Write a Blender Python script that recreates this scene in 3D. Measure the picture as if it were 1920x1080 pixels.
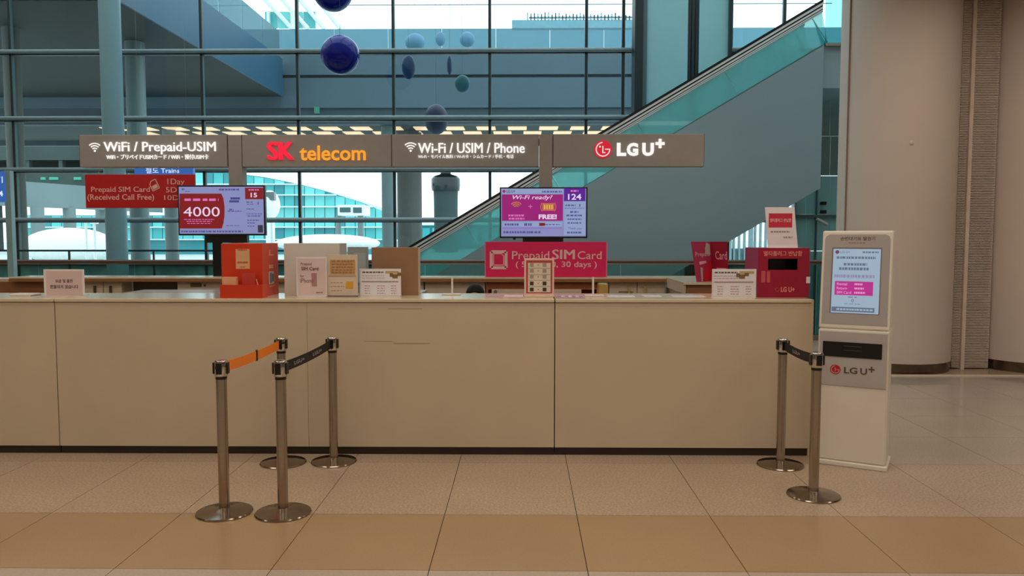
import bpy, bmesh, math, random
from mathutils import Matrix, Vector
random.seed(7)
for o in list(bpy.data.objects): bpy.data.objects.remove(o)
scene = bpy.context.scene
COL = scene.collection

# ---------------------------------------------------------------- camera
F, CAMZ, VPX, HORIZ = 1493.33, 1.70, 980.0, 443.0
PITCH = math.atan((540 - HORIZ) / F)
YAW = math.atan((VPX - 960) / F * math.cos(PITCH))
cam = bpy.data.cameras.new('camera'); cam.lens = 28.0; cam.sensor_width = 36.0
cam.clip_end = 600
camo = bpy.data.objects.new('camera', cam); COL.objects.link(camo)
camo.location = (0, 0, CAMZ); camo.rotation_euler = (math.pi / 2 - PITCH, 0, YAW)
scene.camera = camo
# ---------------------------------------------------------------- daylight
world = bpy.data.worlds.new('overcast_sky'); scene.world = world
world.use_nodes = True
wn = world.node_tree.nodes; wl = world.node_tree.links
bg = wn['Background']
wtc = wn.new('ShaderNodeTexCoord'); wno = wn.new('ShaderNodeTexNoise'); wno.inputs['Scale'].default_value = 2.0
wrp = wn.new('ShaderNodeValToRGB')
wrp.color_ramp.elements[0].color = (0.92, 0.98, 1.0, 1); wrp.color_ramp.elements[1].color = (1.0, 1.0, 1.0, 1)
wl.new(wtc.outputs['Generated'], wno.inputs['Vector']); wl.new(wno.outputs['Fac'], wrp.inputs['Fac'])
wl.new(wrp.outputs['Color'], bg.inputs['Color'])
bg.inputs['Strength'].default_value = 2.2
# ---------------------------------------------------------------- hall lamps (warm ceiling lamps over the concourse)
def lamp(x, y, z, power, sx=1.2, sy=1.2, col=(1.0, 0.88, 0.75)):
    l = bpy.data.lights.new('ceiling_lamp', 'AREA'); l.energy = power; l.color = col
    l.shape = 'RECTANGLE'; l.size = sx; l.size_y = sy
    o = bpy.data.objects.new('ceiling_lamp', l); COL.objects.link(o); o.location = (x, y, z)
    return o
LAMP = 25
for ly in (-1.0, 2.2, 5.0):                      # long lamp rows let into the hall ceiling
    for lx in (-6.0, 0.0, 6.0): lamp(lx, ly, 4.62, LAMP * 2, 4.4, 1.0)
for lx in (-4, 4): lamp(lx, 8.2, 4.62, LAMP * 1.2, 5.0, 0.8)
vs = scene.view_settings
vs.view_transform = 'Standard'; vs.look = 'None'; vs.gamma = 1.0; vs.exposure = 0.0; vs.use_curve_mapping = False

# ---------------------------------------------------------------- helpers
def ray(x, y):
    a = (x - 960) / F; b = -(y - 540) / F
    v = Vector((a, math.cos(PITCH) + b * math.sin(PITCH), -math.sin(PITCH) + b * math.cos(PITCH)))
    return Matrix.Rotation(YAW, 3, 'Z') @ v
def at(x, y, Y):
    """point on the plane at depth Y"""
    d = ray(x, y); t = Y / d.y
    return Vector((d.x * t, Y, CAMZ + d.z * t))
def fl(x, y, z=0.0):
    d = ray(x, y); t = (z - CAMZ) / d.z
    return Vector((d.x * t, d.y * t, z))
def s2l(c):
    c = c / 255.0
    return c / 12.92 if c <= 0.04045 else ((c + 0.055) / 1.055) ** 2.4
def rgb(t): return (s2l(t[0]), s2l(t[1]), s2l(t[2]), 1)
MATS = {}
def M(name, c, rough=0.5, metal=0.0, var=0.06, scale=6.0, spec=0.5, emit=0.0, bump=0.0, stretch=None):
    if name in MATS: return MATS[name]
    m = bpy.data.materials.new(name); m.use_nodes = True; MATS[name] = m
    n = m.node_tree.nodes; l = m.node_tree.links; p = n['Principled BSDF']
    base = rgb(c)
    p.inputs['Roughness'].default_value = rough; p.inputs['Metallic'].default_value = metal
    p.inputs['Specular IOR Level'].default_value = spec
    tc = n.new('ShaderNodeTexCoord'); no = n.new('ShaderNodeTexNoise'); no.inputs['Scale'].default_value = scale
    no.inputs['Detail'].default_value = 4
    if stretch:
        mp = n.new('ShaderNodeMapping'); mp.inputs['Scale'].default_value = stretch
        l.new(tc.outputs['Object'], mp.inputs['Vector']); l.new(mp.outputs['Vector'], no.inputs['Vector'])
    else: l.new(tc.outputs['Object'], no.inputs['Vector'])
    r = n.new('ShaderNodeValToRGB')
    r.color_ramp.elements[0].position = 0.3; r.color_ramp.elements[1].position = 0.7
    r.color_ramp.elements[0].color = tuple(v * (1 - var) for v in base[:3]) + (1,)
    r.color_ramp.elements[1].color = tuple(min(1, v * (1 + var)) for v in base[:3]) + (1,)
    l.new(no.outputs['Fac'], r.inputs['Fac'])
    l.new(r.outputs['Color'], p.inputs['Base Color'])
    if emit > 0:
        l.new(r.outputs['Color'], p.inputs['Emission Color']); p.inputs['Emission Strength'].default_value = emit
    if bump > 0:
        b = n.new('ShaderNodeBump'); b.inputs['Strength'].default_value = bump; b.inputs['Distance'].default_value = 0.002
        l.new(no.outputs['Fac'], b.inputs['Height']); l.new(b.outputs['Normal'], p.inputs['Normal'])
    return m
def LIT(name, c, strength=1.0):
    """self-lit print: screens and backlit letters"""
    if name in MATS: return MATS[name]
    m = M(name, c, rough=0.35, var=0.02, emit=strength)
    n = m.node_tree.nodes; p = n['Principled BSDF']
    for lk in list(m.node_tree.links):
        if lk.to_socket == p.inputs['Base Color']: m.node_tree.links.remove(lk)
    p.inputs['Base Color'].default_value = (0.01, 0.01, 0.012, 1)
    return m
def GLASS(name, tint, refl=0.6, rough=0.02, body=0.0, bodyc=(80, 130, 130)):
    if name in MATS: return MATS[name]
    m = bpy.data.materials.new(name); m.use_nodes = True; MATS[name] = m
    n = m.node_tree.nodes; l = m.node_tree.links; n.clear()
    out = n.new('ShaderNodeOutputMaterial'); tr = n.new('ShaderNodeBsdfTransparent'); gl = n.new('ShaderNodeBsdfGlossy')
    tc = n.new('ShaderNodeTexCoord'); no = n.new('ShaderNodeTexNoise'); no.inputs['Scale'].default_value = 0.8
    r = n.new('ShaderNodeValToRGB'); t = rgb(tint)
    r.color_ramp.elements[0].color = tuple(v * 0.96 for v in t[:3]) + (1,); r.color_ramp.elements[1].color = t
    l.new(tc.outputs['Object'], no.inputs['Vector']); l.new(no.outputs['Fac'], r.inputs['Fac']); l.new(r.outputs['Color'], tr.inputs['Color'])
    gl.inputs['Roughness'].default_value = rough; gl.inputs['Color'].default_value = (0.9, 1.0, 1.0, 1)
    fr = n.new('ShaderNodeFresnel'); fr.inputs['IOR'].default_value = 1.5
    mu = n.new('ShaderNodeMath'); mu.operation = 'MULTIPLY'; mu.inputs[1].default_value = refl
    l.new(fr.outputs[0], mu.inputs[0])
    mx = n.new('ShaderNodeMixShader'); l.new(mu.outputs[0], mx.inputs['Fac'])
    l.new(tr.outputs[0], mx.inputs[1]); l.new(gl.outputs[0], mx.inputs[2])
    last = mx
    if body > 0:
        df = n.new('ShaderNodeBsdfDiffuse'); df.inputs['Color'].default_value = rgb(bodyc)
        m2 = n.new('ShaderNodeMixShader'); m2.inputs['Fac'].default_value = body
        l.new(mx.outputs[0], m2.inputs[1]); l.new(df.outputs[0], m2.inputs[2]); last = m2
    l.new(last.outputs[0], out.inputs['Surface'])
    return m

XF = {}
def thing(name, label, cat, loc, rotz=0.0, group=None, kind=None):
    o = bpy.data.objects.new(name, None); COL.objects.link(o); o.empty_display_size = 0.1
    o.location = loc; o.rotation_euler = (0, 0, rotz); XF[o.name] = Matrix.Translation(Vector(loc)) @ Matrix.Rotation(rotz, 4, 'Z')
    tag(o, label, cat, group, kind); return o
def tag(o, label=None, cat=None, group=None, kind=None):
    if label: o['label'] = label
    if cat: o['category'] = cat
    if group: o['group'] = group
    if kind: o['kind'] = kind
    return o
def mk(name, verts, faces, mat, parent=None, local=False, smooth=False, bevel=0.0, seg=2):
    vs_ = [Vector(v) for v in verts]
    lo = Vector((min(v[i] for v in vs_) for i in range(3))); hi = Vector((max(v[i] for v in vs_) for i in range(3)))
    c = (lo + hi) / 2
    if parent is None: c.z = lo.z
    me = bpy.data.meshes.new(name); me.from_pydata([v - c for v in vs_], [], faces)
    bm = bmesh.new(); bm.from_mesh(me)
    bmesh.ops.recalc_face_normals(bm, faces=bm.faces)
    if bevel > 0:
        bmesh.ops.bevel(bm, geom=[e for e in bm.edges if len(e.link_faces) == 2 and e.calc_face_angle(0) > 0.5], offset=bevel, segments=seg, affect='EDGES', profile=0.5)
    bm.to_mesh(me); bm.free()
    if mat: me.materials.append(mat)
    if smooth:
        for p in me.polygons: p.use_smooth = True
        try: me.set_sharp_from_angle(angle=0.7)
        except Exception: pass
    o = bpy.data.objects.new(name, me); COL.objects.link(o)
    attach(o, parent, c, local); return o
def attach(o, parent, c, local=False):
    if parent is None:
        o.location = c; XF[o.name] = Matrix.Translation(c)
    else:
        o.parent = parent; pm = XF[parent.name]
        if local:
            o.location = c; XF[o.name] = pm @ Matrix.Translation(c)
        else:
            o.matrix_parent_inverse = pm.inverted(); o.location = c; XF[o.name] = Matrix.Translation(c)
def boxvf(x0, x1, y0, y1, z0, z1):
    v = [(x0, y0, z0), (x1, y0, z0), (x1, y1, z0), (x0, y1, z0), (x0, y0, z1), (x1, y0, z1), (x1, y1, z1), (x0, y1, z1)]
    f = [(0, 1, 2, 3), (4, 5, 6, 7), (0, 1, 5, 4), (1, 2, 6, 5), (2, 3, 7, 6), (3, 0, 4, 7)]
    return v, f
def box(name, x0, x1, y0, y1, z0, z1, mat, parent=None, local=False, bevel=0.0, seg=1):
    v, f = boxvf(x0, x1, y0, y1, z0, z1); return mk(name, v, f, mat, parent, local, bevel=bevel, seg=seg)
def boxes(name, lst, mat, parent=None, local=False):
    V, Fc = [], []
    for b in lst:
        v, f = boxvf(*b); k = len(V); V += v; Fc += [tuple(i + k for i in q) for q in f]
    return mk(name, V, Fc, mat, parent, local)
def pxr(x0, y0, x1, y1, Y):
    xm, ym = (x0 + x1) / 2, (y0 + y1) / 2
    return at(x0, ym, Y).x, at(x1, ym, Y).x, at(xm, y1, Y).z, at(xm, y0, Y).z     # X0 X1 Zlow Zhigh
def pbox(name, x0, y0, x1, y1, Y0, Y1, mat, parent=None, bevel=0.0, z0=None, z1=None):
    a, b, c, d = pxr(x0, y0, x1, y1, Y0)
    return box(name, a, b, Y0, Y1, c if z0 is None else z0, d if z1 is None else z1, mat, parent, bevel=bevel)
def plate(name, x0, y0, x1, y1, Y, mat, parent, t=0.0015):
    """thin print on the front of a plane that stands at depth Y"""
    return pbox(name, x0, y0, x1, y1, Y - t, Y, mat, parent)
def greek(name, rows, Y, mat, parent, t=0.0015, dens=0.75, unit=5.0):
    """illegible small print: rows of short dashes; rows = (x0,x1,y,h) in picture measure on plane Y"""
    L = []
    for (x0, x1, y, h) in rows:
        x = x0
        while x < x1 - 1:
            w = min(random.uniform(0.6, 1.6) * unit, x1 - x)
            a, b, c, d = pxr(x, y - h / 2, x + w * dens, y + h / 2, Y)
            L.append((a, b, Y - t, Y, c, d)); x += w
    return tag(boxes(name, L, mat, parent), kind='stuff')
def prism(name, pts, d0, d1, mat, parent=None, local=False, axis='y', bevel=0.0):
    """extrude polygon: axis y -> pts are (x,z); axis x -> pts (y,z); axis z -> pts (x,y)"""
    def P(p, d):
        return (p[0], d, p[1]) if axis == 'y' else ((d, p[0], p[1]) if axis == 'x' else (p[0], p[1], d))
    n = len(pts); V = [P(p, d0) for p in pts] + [P(p, d1) for p in pts]
    Fc = [tuple(range(n)), tuple(range(2 * n - 1, n - 1, -1))] + [(i, (i + 1) % n, (i + 1) % n + n, i + n) for i in range(n)]
    return mk(name, V, Fc, mat, parent, local, bevel=bevel, seg=1)
def lathe(name, prof, cx, cy, mat, parent=None, local=False, n=32, a0=0.0, a1=2 * math.pi, smooth=True, sy=1.0):
    """prof = [(r,z)] bottom to top"""
    full = abs(a1 - a0 - 2 * math.pi) < 1e-6; m = n if full else n + 1
    V, Fc = [], []
    for (r, z) in prof:
        for i in range(m):
            a = a0 + (a1 - a0) * i / n; V.append((cx + r * math.cos(a), cy + r * sy * math.sin(a), z))
    for j in range(len(prof) - 1):
        for i in range(n):
            k = (i + 1) % m; Fc.append((j * m + i, j * m + k, (j + 1) * m + k, (j + 1) * m + i))
    if full:
        if prof[0][0] > 1e-5: Fc.append(tuple(range(m)))
        if prof[-1][0] > 1e-5: Fc.append(tuple(range((len(prof) - 1) * m, len(prof) * m)))
    o = mk(name, V, Fc, mat, parent, local, smooth=smooth)
    return o
def tube(name, path, r, mat, parent=None, local=False, n=10, sx=1.0, sz=1.0):
    V, Fc = [], []; P = [Vector(p) for p in path]
    for i, p in enumerate(P):
        t = (P[min(i + 1, len(P) - 1)] - P[max(i - 1, 0)]).normalized()
        up = Vector((0, 0, 1)) if abs(t.z) < 0.95 else Vector((0, 1, 0))
        s = t.cross(up).normalized(); u = s.cross(t).normalized()
        for k in range(n):
            a = 2 * math.pi * k / n; V.append(p + s * (r * sx * math.cos(a)) + u * (r * sz * math.sin(a)))
    for i in range(len(P) - 1):
        for k in range(n):
            q = (k + 1) % n; Fc.append((i * n + k, i * n + q, (i + 1) * n + q, (i + 1) * n + k))
    Fc.append(tuple(range(n))); Fc.append(tuple(range((len(P) - 1) * n, len(P) * n)))
    return mk(name, V, Fc, mat, parent, local, smooth=True)
def sphere(name, c, r, mat, parent=None, local=False, sx=1, sy=1, sz=1, n=28):
    V = []; Fc = []; rings = n // 2
    for j in range(rings + 1):
        ph = math.pi * j / rings
        for i in range(n):
            a = 2 * math.pi * i / n
            V.append((c[0] + r * sx * math.sin(ph) * math.cos(a), c[1] + r * sy * math.sin(ph) * math.sin(a), c[2] - r * sz * math.cos(ph)))
    for j in range(rings):
        for i in range(n):
            k = (i + 1) % n; Fc.append((j * n + i, j * n + k, (j + 1) * n + k, (j + 1) * n + i))
    o = mk(name, V, Fc, mat, parent, local)
    bm = bmesh.new(); bm.from_mesh(o.data); bmesh.ops.remove_doubles(bm, verts=bm.verts, dist=1e-5)
    bmesh.ops.recalc_face_normals(bm, faces=bm.faces); bm.to_mesh(o.data); bm.free()
    for p in o.data.polygons: p.use_smooth = True
    return o
def text_mesh(s, bold=0.0, shear=0.0, thick=0.0):
    cu = bpy.data.curves.new('lettering', 'FONT'); cu.body = s; cu.resolution_u = 3
    wide = any(ch in s for ch in 'MWNKw')
    cu.offset = 0.0 if wide else bold; cu.shear = shear; cu.extrude = thick; cu.fill_mode = 'BOTH' if thick else 'FRONT'
    to = bpy.data.objects.new('lettering_tmp', cu); COL.objects.link(to)
    dg = bpy.context.evaluated_depsgraph_get(); dg.update()
    me = bpy.data.meshes.new_from_object(to.evaluated_get(dg))
    co = [v.co.copy() for v in me.vertices]; fc = [tuple(p.vertices) for p in me.polygons]
    bpy.data.objects.remove(to); bpy.data.curves.remove(cu); bpy.data.meshes.remove(me)
    if wide and bold > 0.004:                       # heavier strokes: three copies side by side
        n0 = len(co); c0 = [v.copy() for v in co]; f0 = list(fc)
        for q, dx in enumerate((-bold, bold)):
            co += [Vector((v.x + dx, v.y, v.z * (1.25 + 0.25 * q) if v.z > 0 else v.z)) for v in c0]; fc += [tuple(i + n0 * (q + 1) for i in f) for f in f0]
    return co, fc
def letters(s, X0, X1, Z0, Z1, Y, mat, parent, local=False, bold=0.0, shear=0.0, thick=0.002, name='lettering', tf=None, split=False):
    """lettering fitted into a rectangle of a plane facing the camera side (-Y)"""
    co, fc = text_mesh(s, bold, shear, 0.02)
    if not co: return None
    ax, bx = min(v.x for v in co), max(v.x for v in co); ay, by = min(v.y for v in co), max(v.y for v in co)
    V = []
    for v in co:
        x = X0 + (v.x - ax) / (bx - ax) * (X1 - X0); z = Z0 + (v.y - ay) / max(1e-6, by - ay) * (Z1 - Z0)
        q = Vector((x, Y - (thick * v.z / 0.02 if v.z > 0 else 0.0), z)); V.append(tf @ q if tf else q)
    if split:
        # every glyph its own piece: faces joined by shared vertices, then pieces whose widths overlap
        par = list(range(len(V)))
        def fnd(i):
            while par[i] != i: par[i] = par[par[i]]; i = par[i]
            return i
        for f in fc:
            for i in f[1:]: par[fnd(i)] = fnd(f[0])
        comp = {}
        for i in range(len(V)): comp.setdefault(fnd(i), []).append(i)
        spans = sorted((min(V[i].x for i in c), max(V[i].x for i in c), c) for c in comp.values())
        groups = []
        for a, b, c in spans:
            if groups and a < groups[-1][1] - 0.004: groups[-1][1] = max(groups[-1][1], b); groups[-1][2] += c
            else: groups.append([a, b, list(c)])
        for a, b, c in groups:
            ix = {k: j for j, k in enumerate(c)}
            mk('letter', [V[k] for k in c], [tuple(ix[k] for k in f) for f in fc if f[0] in ix], mat, parent, local)
        return None
    o = mk(name, V, fc, mat, parent, local); o['kind'] = 'stuff'
    return o
def ptext(s, x0, y0, x1, y1, Y, mat, parent, **k):
    a, b, c, d = pxr(x0, y0, x1, y1, Y); return letters(s, a, b, c, d, Y, mat, parent, **k)
def ring(name, cx, cz, r0, r1, a0, a1, Y0, Y1, mat, parent, n=24, local=False):
    """flat arc in an X-Z plane"""
    V, Fc = [], []
    for i in range(n + 1):
        a = math.radians(a0 + (a1 - a0) * i / n)
        for r in (r0, r1):
            for Y in (Y0, Y1): V.append((cx + r * math.cos(a), Y, cz + r * math.sin(a)))
    for i in range(n):
        a = i * 4; b = a + 4
        Fc += [(a, b, b + 2, a + 2), (a + 1, a + 3, b + 3, b + 1), (a, a + 1, b + 1, b), (a + 2, b + 2, b + 3, a + 3)]
    Fc += [(0, 2, 3, 1), (4 * n, 4 * n + 1, 4 * n + 3, 4 * n + 2)]
    return mk(name, V, Fc, mat, parent, local)
def disc(name, cx, cz, r, Y0, Y1, mat, parent, n=32, local=False):
    return prism(name, [(cx + r * math.cos(2 * math.pi * i / n), cz + r * math.sin(2 * math.pi * i / n)) for i in range(n)], Y0, Y1, mat, parent, local)
def copy_tree(o, parent=None):
    c = o.copy(); COL.objects.link(c); c.parent = parent
    for ch in list(o.children): copy_tree(ch, c)
    return c
def emblem(px, py, pr, Y, red, white, parent, local_tf=None):
    """round red face emblem: white ring open at upper right, an L nose, one eye"""
    c = at(px, py, Y); r = pr / F * Y
    d = disc('emblem', c.x, c.z, r, Y - 0.006, Y, red, parent)
    X, Z, y0, y1 = c.x, c.z, Y - 0.010, Y - 0.006
    ring('emblem_ring', X, Z, r * 0.70, r * 0.82, 95, 362, y0, y1, white, d)
    boxes('emblem_nose', [(X - r * 0.08, X + r * 0.04, y0, y1, Z - r * 0.42, Z + r * 0.38), (X - r * 0.08, X + r * 0.28, y0, y1, Z - r * 0.42, Z - r * 0.31),
                          (X + r * 0.22, X + r * 0.80, y0, y1, Z - r * 0.05, Z + r * 0.06)], white, d)
    disc('emblem_eye', X - r * 0.34, Z + r * 0.30, r * 0.11, y0, y1, white, d, n=12)
    return d
def wifi(px, py, w, Y, mat, parent):
    """wireless symbol: three arcs and a dot; px,py = bottom dot, w = picture width"""
    c = at(px, py, Y); u = w / F * Y
    for k, rr in enumerate((0.36, 0.58, 0.80)):
        ring('wireless_arc', c.x, c.z, u * (rr - 0.10), u * rr, 48, 132, Y - 0.005, Y, mat, parent, n=10)
    disc('wireless_dot', c.x, c.z + u * 0.06, u * 0.10, Y - 0.005, Y, mat, parent, n=12)
# ================================================================ materials
def floor_mat(name, c, speck, rough):
    m = M(name, c, rough=rough, var=0.05, scale=1.3); n = m.node_tree.nodes; l = m.node_tree.links; p = n['Principled BSDF']
    geo = n.new('ShaderNodeNewGeometry')
    for nd in n:
        if nd.type == 'TEX_NOISE': l.new(geo.outputs['Position'], nd.inputs['Vector'])
    ramp = [x for x in n if x.type == 'VALTORGB'][0]
    if speck > 0:
        vo = n.new('ShaderNodeTexNoise'); vo.inputs['Scale'].default_value = 70; vo.inputs['Detail'].default_value = 2
        l.new(geo.outputs['Position'], vo.inputs['Vector'])
        cr = n.new('ShaderNodeValToRGB'); cr.color_ramp.elements[0].position = 0.36; cr.color_ramp.elements[1].position = 0.64
        cr.color_ramp.elements[0].color = (1 - speck,) * 3 + (1,); cr.color_ramp.elements[1].color = (1 + speck * 0.6,) * 3 + (1,)
        mx = n.new('ShaderNodeMix'); mx.data_type = 'RGBA'; mx.blend_type = 'MULTIPLY'; mx.inputs[0].default_value = 1.0
        l.new(vo.outputs['Fac'], cr.inputs['Fac']); l.new(ramp.outputs['Color'], mx.inputs[6]); l.new(cr.outputs['Color'], mx.inputs[7])
        l.new(mx.outputs[2], p.inputs['Base Color'])
    return m
TERR = floor_mat('speckled_terrazzo', (182, 161, 138), 0.18, 0.22)
BROWN = floor_mat('polished_tan_stone', (170, 141, 106), 0.03, 0.20)
GREYT = floor_mat('polished_grey_stone', (184, 166, 146), 0.05, 0.22)
POL = floor_mat('polished_terrazzo_reflection', (178, 163, 147), 0.10, 0.10)  # same terrazzo, slightly greyer for the window's reflection on it
GROUT = M('floor_grout', (92, 76, 62), rough=0.9)
COUNTER = M('cream_laminate', (204, 188, 162), rough=0.42, var=0.035, scale=2.0)
COUNTERTOP = M('glossy_cream_top', (214, 200, 172), rough=0.16, var=0.03)
DARKBASE = M('dark_plinth', (44, 32, 26), rough=0.5)
JOINT = M('panel_gap_dark', (60, 44, 32), rough=0.8)
WOOD = M('brown_wood_veneer', (138, 92, 58), rough=0.45, var=0.12, scale=5, stretch=(1, 1, 8))
CABINET = M('pale_cabinet_laminate', (205, 190, 168), rough=0.5, var=0.04)
SIGNB = M('taupe_sign_metal', (158, 154, 150), rough=0.55, var=0.04)
WHITE = M('white_plastic', (226, 218, 212), rough=0.4, var=0.02)
PAPER = M('white_paper', (234, 230, 236), rough=0.7, var=0.02)
BLACK = M('black_plastic', (14, 14, 16), rough=0.35)
STEEL = M('brushed_steel', (176, 166, 154), rough=0.20, metal=1.0, var=0.05, scale=12, stretch=(1, 1, 20))
CHROME = M('polished_chrome', (205, 203, 200), rough=0.08, metal=1.0, var=0.02)
SLATE = M('slate_painted_frame', (88, 112, 116), rough=0.4, var=0.05)
DARKFRAME = M('dark_mullion', (34, 48, 54), rough=0.4)
PILLAR = M('cream_painted_pier', (208, 194, 184), rough=0.6, var=0.03, scale=1.0)
WALLM = M('warm_hall_wall', (200, 186, 168), rough=0.8)
CEILM = M('white_ceiling', (215, 208, 198), rough=0.9)

# ================================================================ the hall
def struct(o): o['kind'] = 'structure'; return o
floor = struct(box('floor', -14, 14, -6, 13.2, -0.16, -0.012, GROUT))
tile_x = [0.332 + 0.808 * k for k in range(-8, 13)]
tile_y = [1.515, 2.33, 3.14, 3.955, 4.77, 5.89, 6.70, 7.51, 8.32, 9.13, 9.70]
tile_cache = {}
for j in range(len(tile_y) - 1):
    y0, y1 = tile_y[j], tile_y[j + 1]
    pol = None
    mat = GREYT if y1 <= 3.96 else (BROWN if y1 <= 4.78 else TERR)
    for i in range(len(tile_x) - 1):
        x0, x1 = tile_x[i], tile_x[i + 1]
        if y0 > 6.2 and x1 < 2.6: continue
        g = 0.0022
        far = y0 > 5.8 and x0 > 2.7
        key = (j, far)
        if key not in tile_cache:
            o = box('tile', x0 + g, x1 - g, y0 + g, y1 - g, -0.012, 0.0, POL if far else mat, floor); tile_cache[key] = o
        else:
            o = tile_cache[key].copy(); COL.objects.link(o); o.location = ((x0 + x1) / 2, (y0 + y1) / 2, -0.006)
box('terrazzo_field', -14, 14, 9.704, 13.2, -0.012, 0.0, TERR, floor)
box('terrazzo_field', -14, 2.75, 6.704, 9.70, -0.012, -0.001, TERR, floor)
box('stone_field', -14, 14, -6, 1.51, -0.012, -0.001, GREYT, floor)
ceiling = struct(box('ceiling', -14, 14, -6, 9.4, 4.72, 4.9, CEILM))
struct(box('wall_back', -14, 14, -6.2, -6, -0.16, 9.2, WALLM))
struct(box('wall_left', -14.2, -14, -6, 17.4, -4.2, 9.2, WALLM))
struct(box('wall_right', 14, 14.2, -6, 17.4, -4.2, 9.2, WALLM))
struct(box('wall_bulkhead', -14, 14, 9.4, 9.6, 4.72, 9.2, WALLM))
roof = struct(thing('ceiling_added_skylight', 'unseen roof over the tall window hall, glazed to add daylight', None, (0, 13.5, 9.2)))  # out-of-view roof, glazed to bring more daylight into the window hall
SKYG = GLASS('skylight_glass', (240, 248, 250), refl=0.4)
for k in range(7):
    for j in range(3):
        box('pane', -14 + k * 4 + 0.1, -10 + k * 4 - 0.1, 9.7 + j * 2.55, 12.15 + j * 2.55, 9.26, 9.28, SKYG, roof)
for k in range(8): box('rafter', -14 + k * 4 - 0.1, -14 + k * 4 + 0.1, 9.6, 17.4, 9.2, 9.45, CEILM, roof)
for j in range(4): box('purlin', -14, 14, 9.6 + j * 2.55, 9.7 + j * 2.55, 9.21, 9.4, CEILM, roof)
LOW = M('dark_lower_level', (40, 62, 62), rough=0.7)
lower = struct(box('floor_lower', -14, 14, 13.0, 17.4, -4.3, -4.1, LOW))
struct(box('trim_2', -14, 14, 13.0, 13.2, -4.1, -0.16, LOW))                # edge of the opening

# ---------------------------------------------------------------- curtain wall
WY = 17.2
win = struct(thing('window_1', 'tall glazed curtain wall with slate frames behind the counter', None, (0, WY, 0)))
PANE = GLASS('curtain_wall_glass', (236, 248, 250), refl=0.55)
TRANS = M('light_slate_transom', (140, 160, 166), rough=0.35, var=0.04)
SPAND = M('teal_spandrel', (150, 206, 206), rough=0.25, var=0.25, scale=3)
mx_left = [-0.708 + 2.047 * k for k in range(-6, 2)] + [2.12]
mx_right = [at(1369, 100, WY).x, at(1468, 100, WY).x] + [at(1468, 100, WY).x + 2.047 * k for k in range(1, 4)]
xl_end = at(1189, 100, WY).x
rows_z = [1.12, 2.056, 3.129, 4.217, 5.619, 7.05, 8.45, 9.2]
def bay(xs, x_end):
    xs = list(xs)
    cells = xs + [x_end]
    for i in range(len(cells) - 1):
        a, b = cells[i], cells[i + 1]
        for j in range(len(rows_z) - 1):
            box('pane', a + 0.03, b - 0.03, WY - 0.012, WY + 0.012, rows_z[j] + 0.05, rows_z[j + 1] - 0.05, PANE, win)
        box('spandrel', a + 0.03, b - 0.03, WY - 0.05, WY + 0.05, -4.1, rows_z[0] - 0.05, SPAND, win)
    for x in cells:
        box('mullion', x - 0.024, x + 0.024, WY - 0.06, WY + 0.05, -4.1, 9.2, DARKFRAME, win)
        box('mullion_edge', x + 0.024, x + 0.038, WY - 0.06, WY + 0.02, -4.1, 9.2, SLATE, win)
    for z in rows_z[:-1]:
        tube('transom', [(cells[0] - 0.3, WY - 0.12, z), (cells[-1] + 0.1, WY - 0.12, z)], 0.045, TRANS, win, n=12)
        box('transom_back', cells[0], cells[-1], WY - 0.06, WY + 0.06, z - 0.06, z - 0.03, DARKFRAME, win)
bay(mx_left, xl_end); bay(mx_right, 13.9)
# ---------------------------------------------------------------- service shaft beside the escalator
SHP = M('grey_green_panel', (158, 213, 220), rough=0.45, var=0.04, scale=1.0)
sx0, sx1 = at(1189, 120, 16.7).x, at(1370, 120, 16.7).x
shaft = struct(thing('wall_shaft', 'tall shaft clad in grey-green panels behind the escalator', None, ((sx0 + sx1) / 2, 16.7, 0)))
q = [at(x, 120, 16.7).x for x in (1189, 1204, 1212, 1289, 1310, 1364, 1370)]
box('corner_post', q[0], q[1], 16.6, 17.1, -4.1, 9.2, DARKFRAME, shaft)
box('corner_trim', q[1], q[2], 16.64, 17.1, -4.1, 9.2, SLATE, shaft)
box('panel', q[2], q[3], 16.7, 17.1, -4.1, 9.2, SHP, shaft)
for k in range(3):
    w = (q[4] - q[3]) / 3; box('channel', q[3] + k * w + 0.01, q[3] + (k + 1) * w - 0.01, 16.72, 17.1, -4.1, 9.2, DARKFRAME, shaft)
box('panel', q[4], q[5], 16.7, 17.1, -4.1, 9.2, SHP, shaft)
box('corner_post', q[5], q[6], 16.6, 17.1, -4.1, 9.2, DARKFRAME, shaft)
# ---------------------------------------------------------------- round column in the window hall
COLM = M('pale_slate_column', (130, 168, 178), rough=0.38, var=0.03, scale=0.8)
c = at(211, 200, 16.2)
tag(lathe('round_column', [(0.205, -4.1), (0.205, 9.2)], c.x, 16.2, COLM, n=40), 'pale slate round column standing just inside the glazed wall', 'column', kind='structure')

# ---------------------------------------------------------------- pier on the right
pier = struct(thing('wall_pier', 'cream pier of two rounded shafts with a louvred strip between', None, (5.7, 10.4, 0)))
SKIRT = M('worn_metal_skirting', (120, 104, 90), rough=0.22, metal=0.9, var=0.25, scale=4)
LOUV = M('louvre_beige', (214, 198, 184), rough=0.6)
LOUVD = M('louvre_shadow_gap', (140, 124, 112), rough=0.8)
for cx in (4.83, 6.665):
    lathe('shaft', [(0.70, 0.13), (0.70, 9.2)], cx, 10.45, PILLAR, pier, n=72)
    lathe('skirting', [(0.69, 0.0), (0.69, 0.13)], cx, 10.45, SKIRT, pier, n=72)
    a = math.radians(205)
box('seam', 4.83 - 0.705, 4.83 - 0.60, 10.30, 10.31, 0.13, 9.2, LOUVD, pier)
box('louvre_back', 5.48, 5.98, 10.27, 10.40, 0.0, 9.2, LOUVD, pier)
L1, L2 = [], []
z = 0.02
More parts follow.
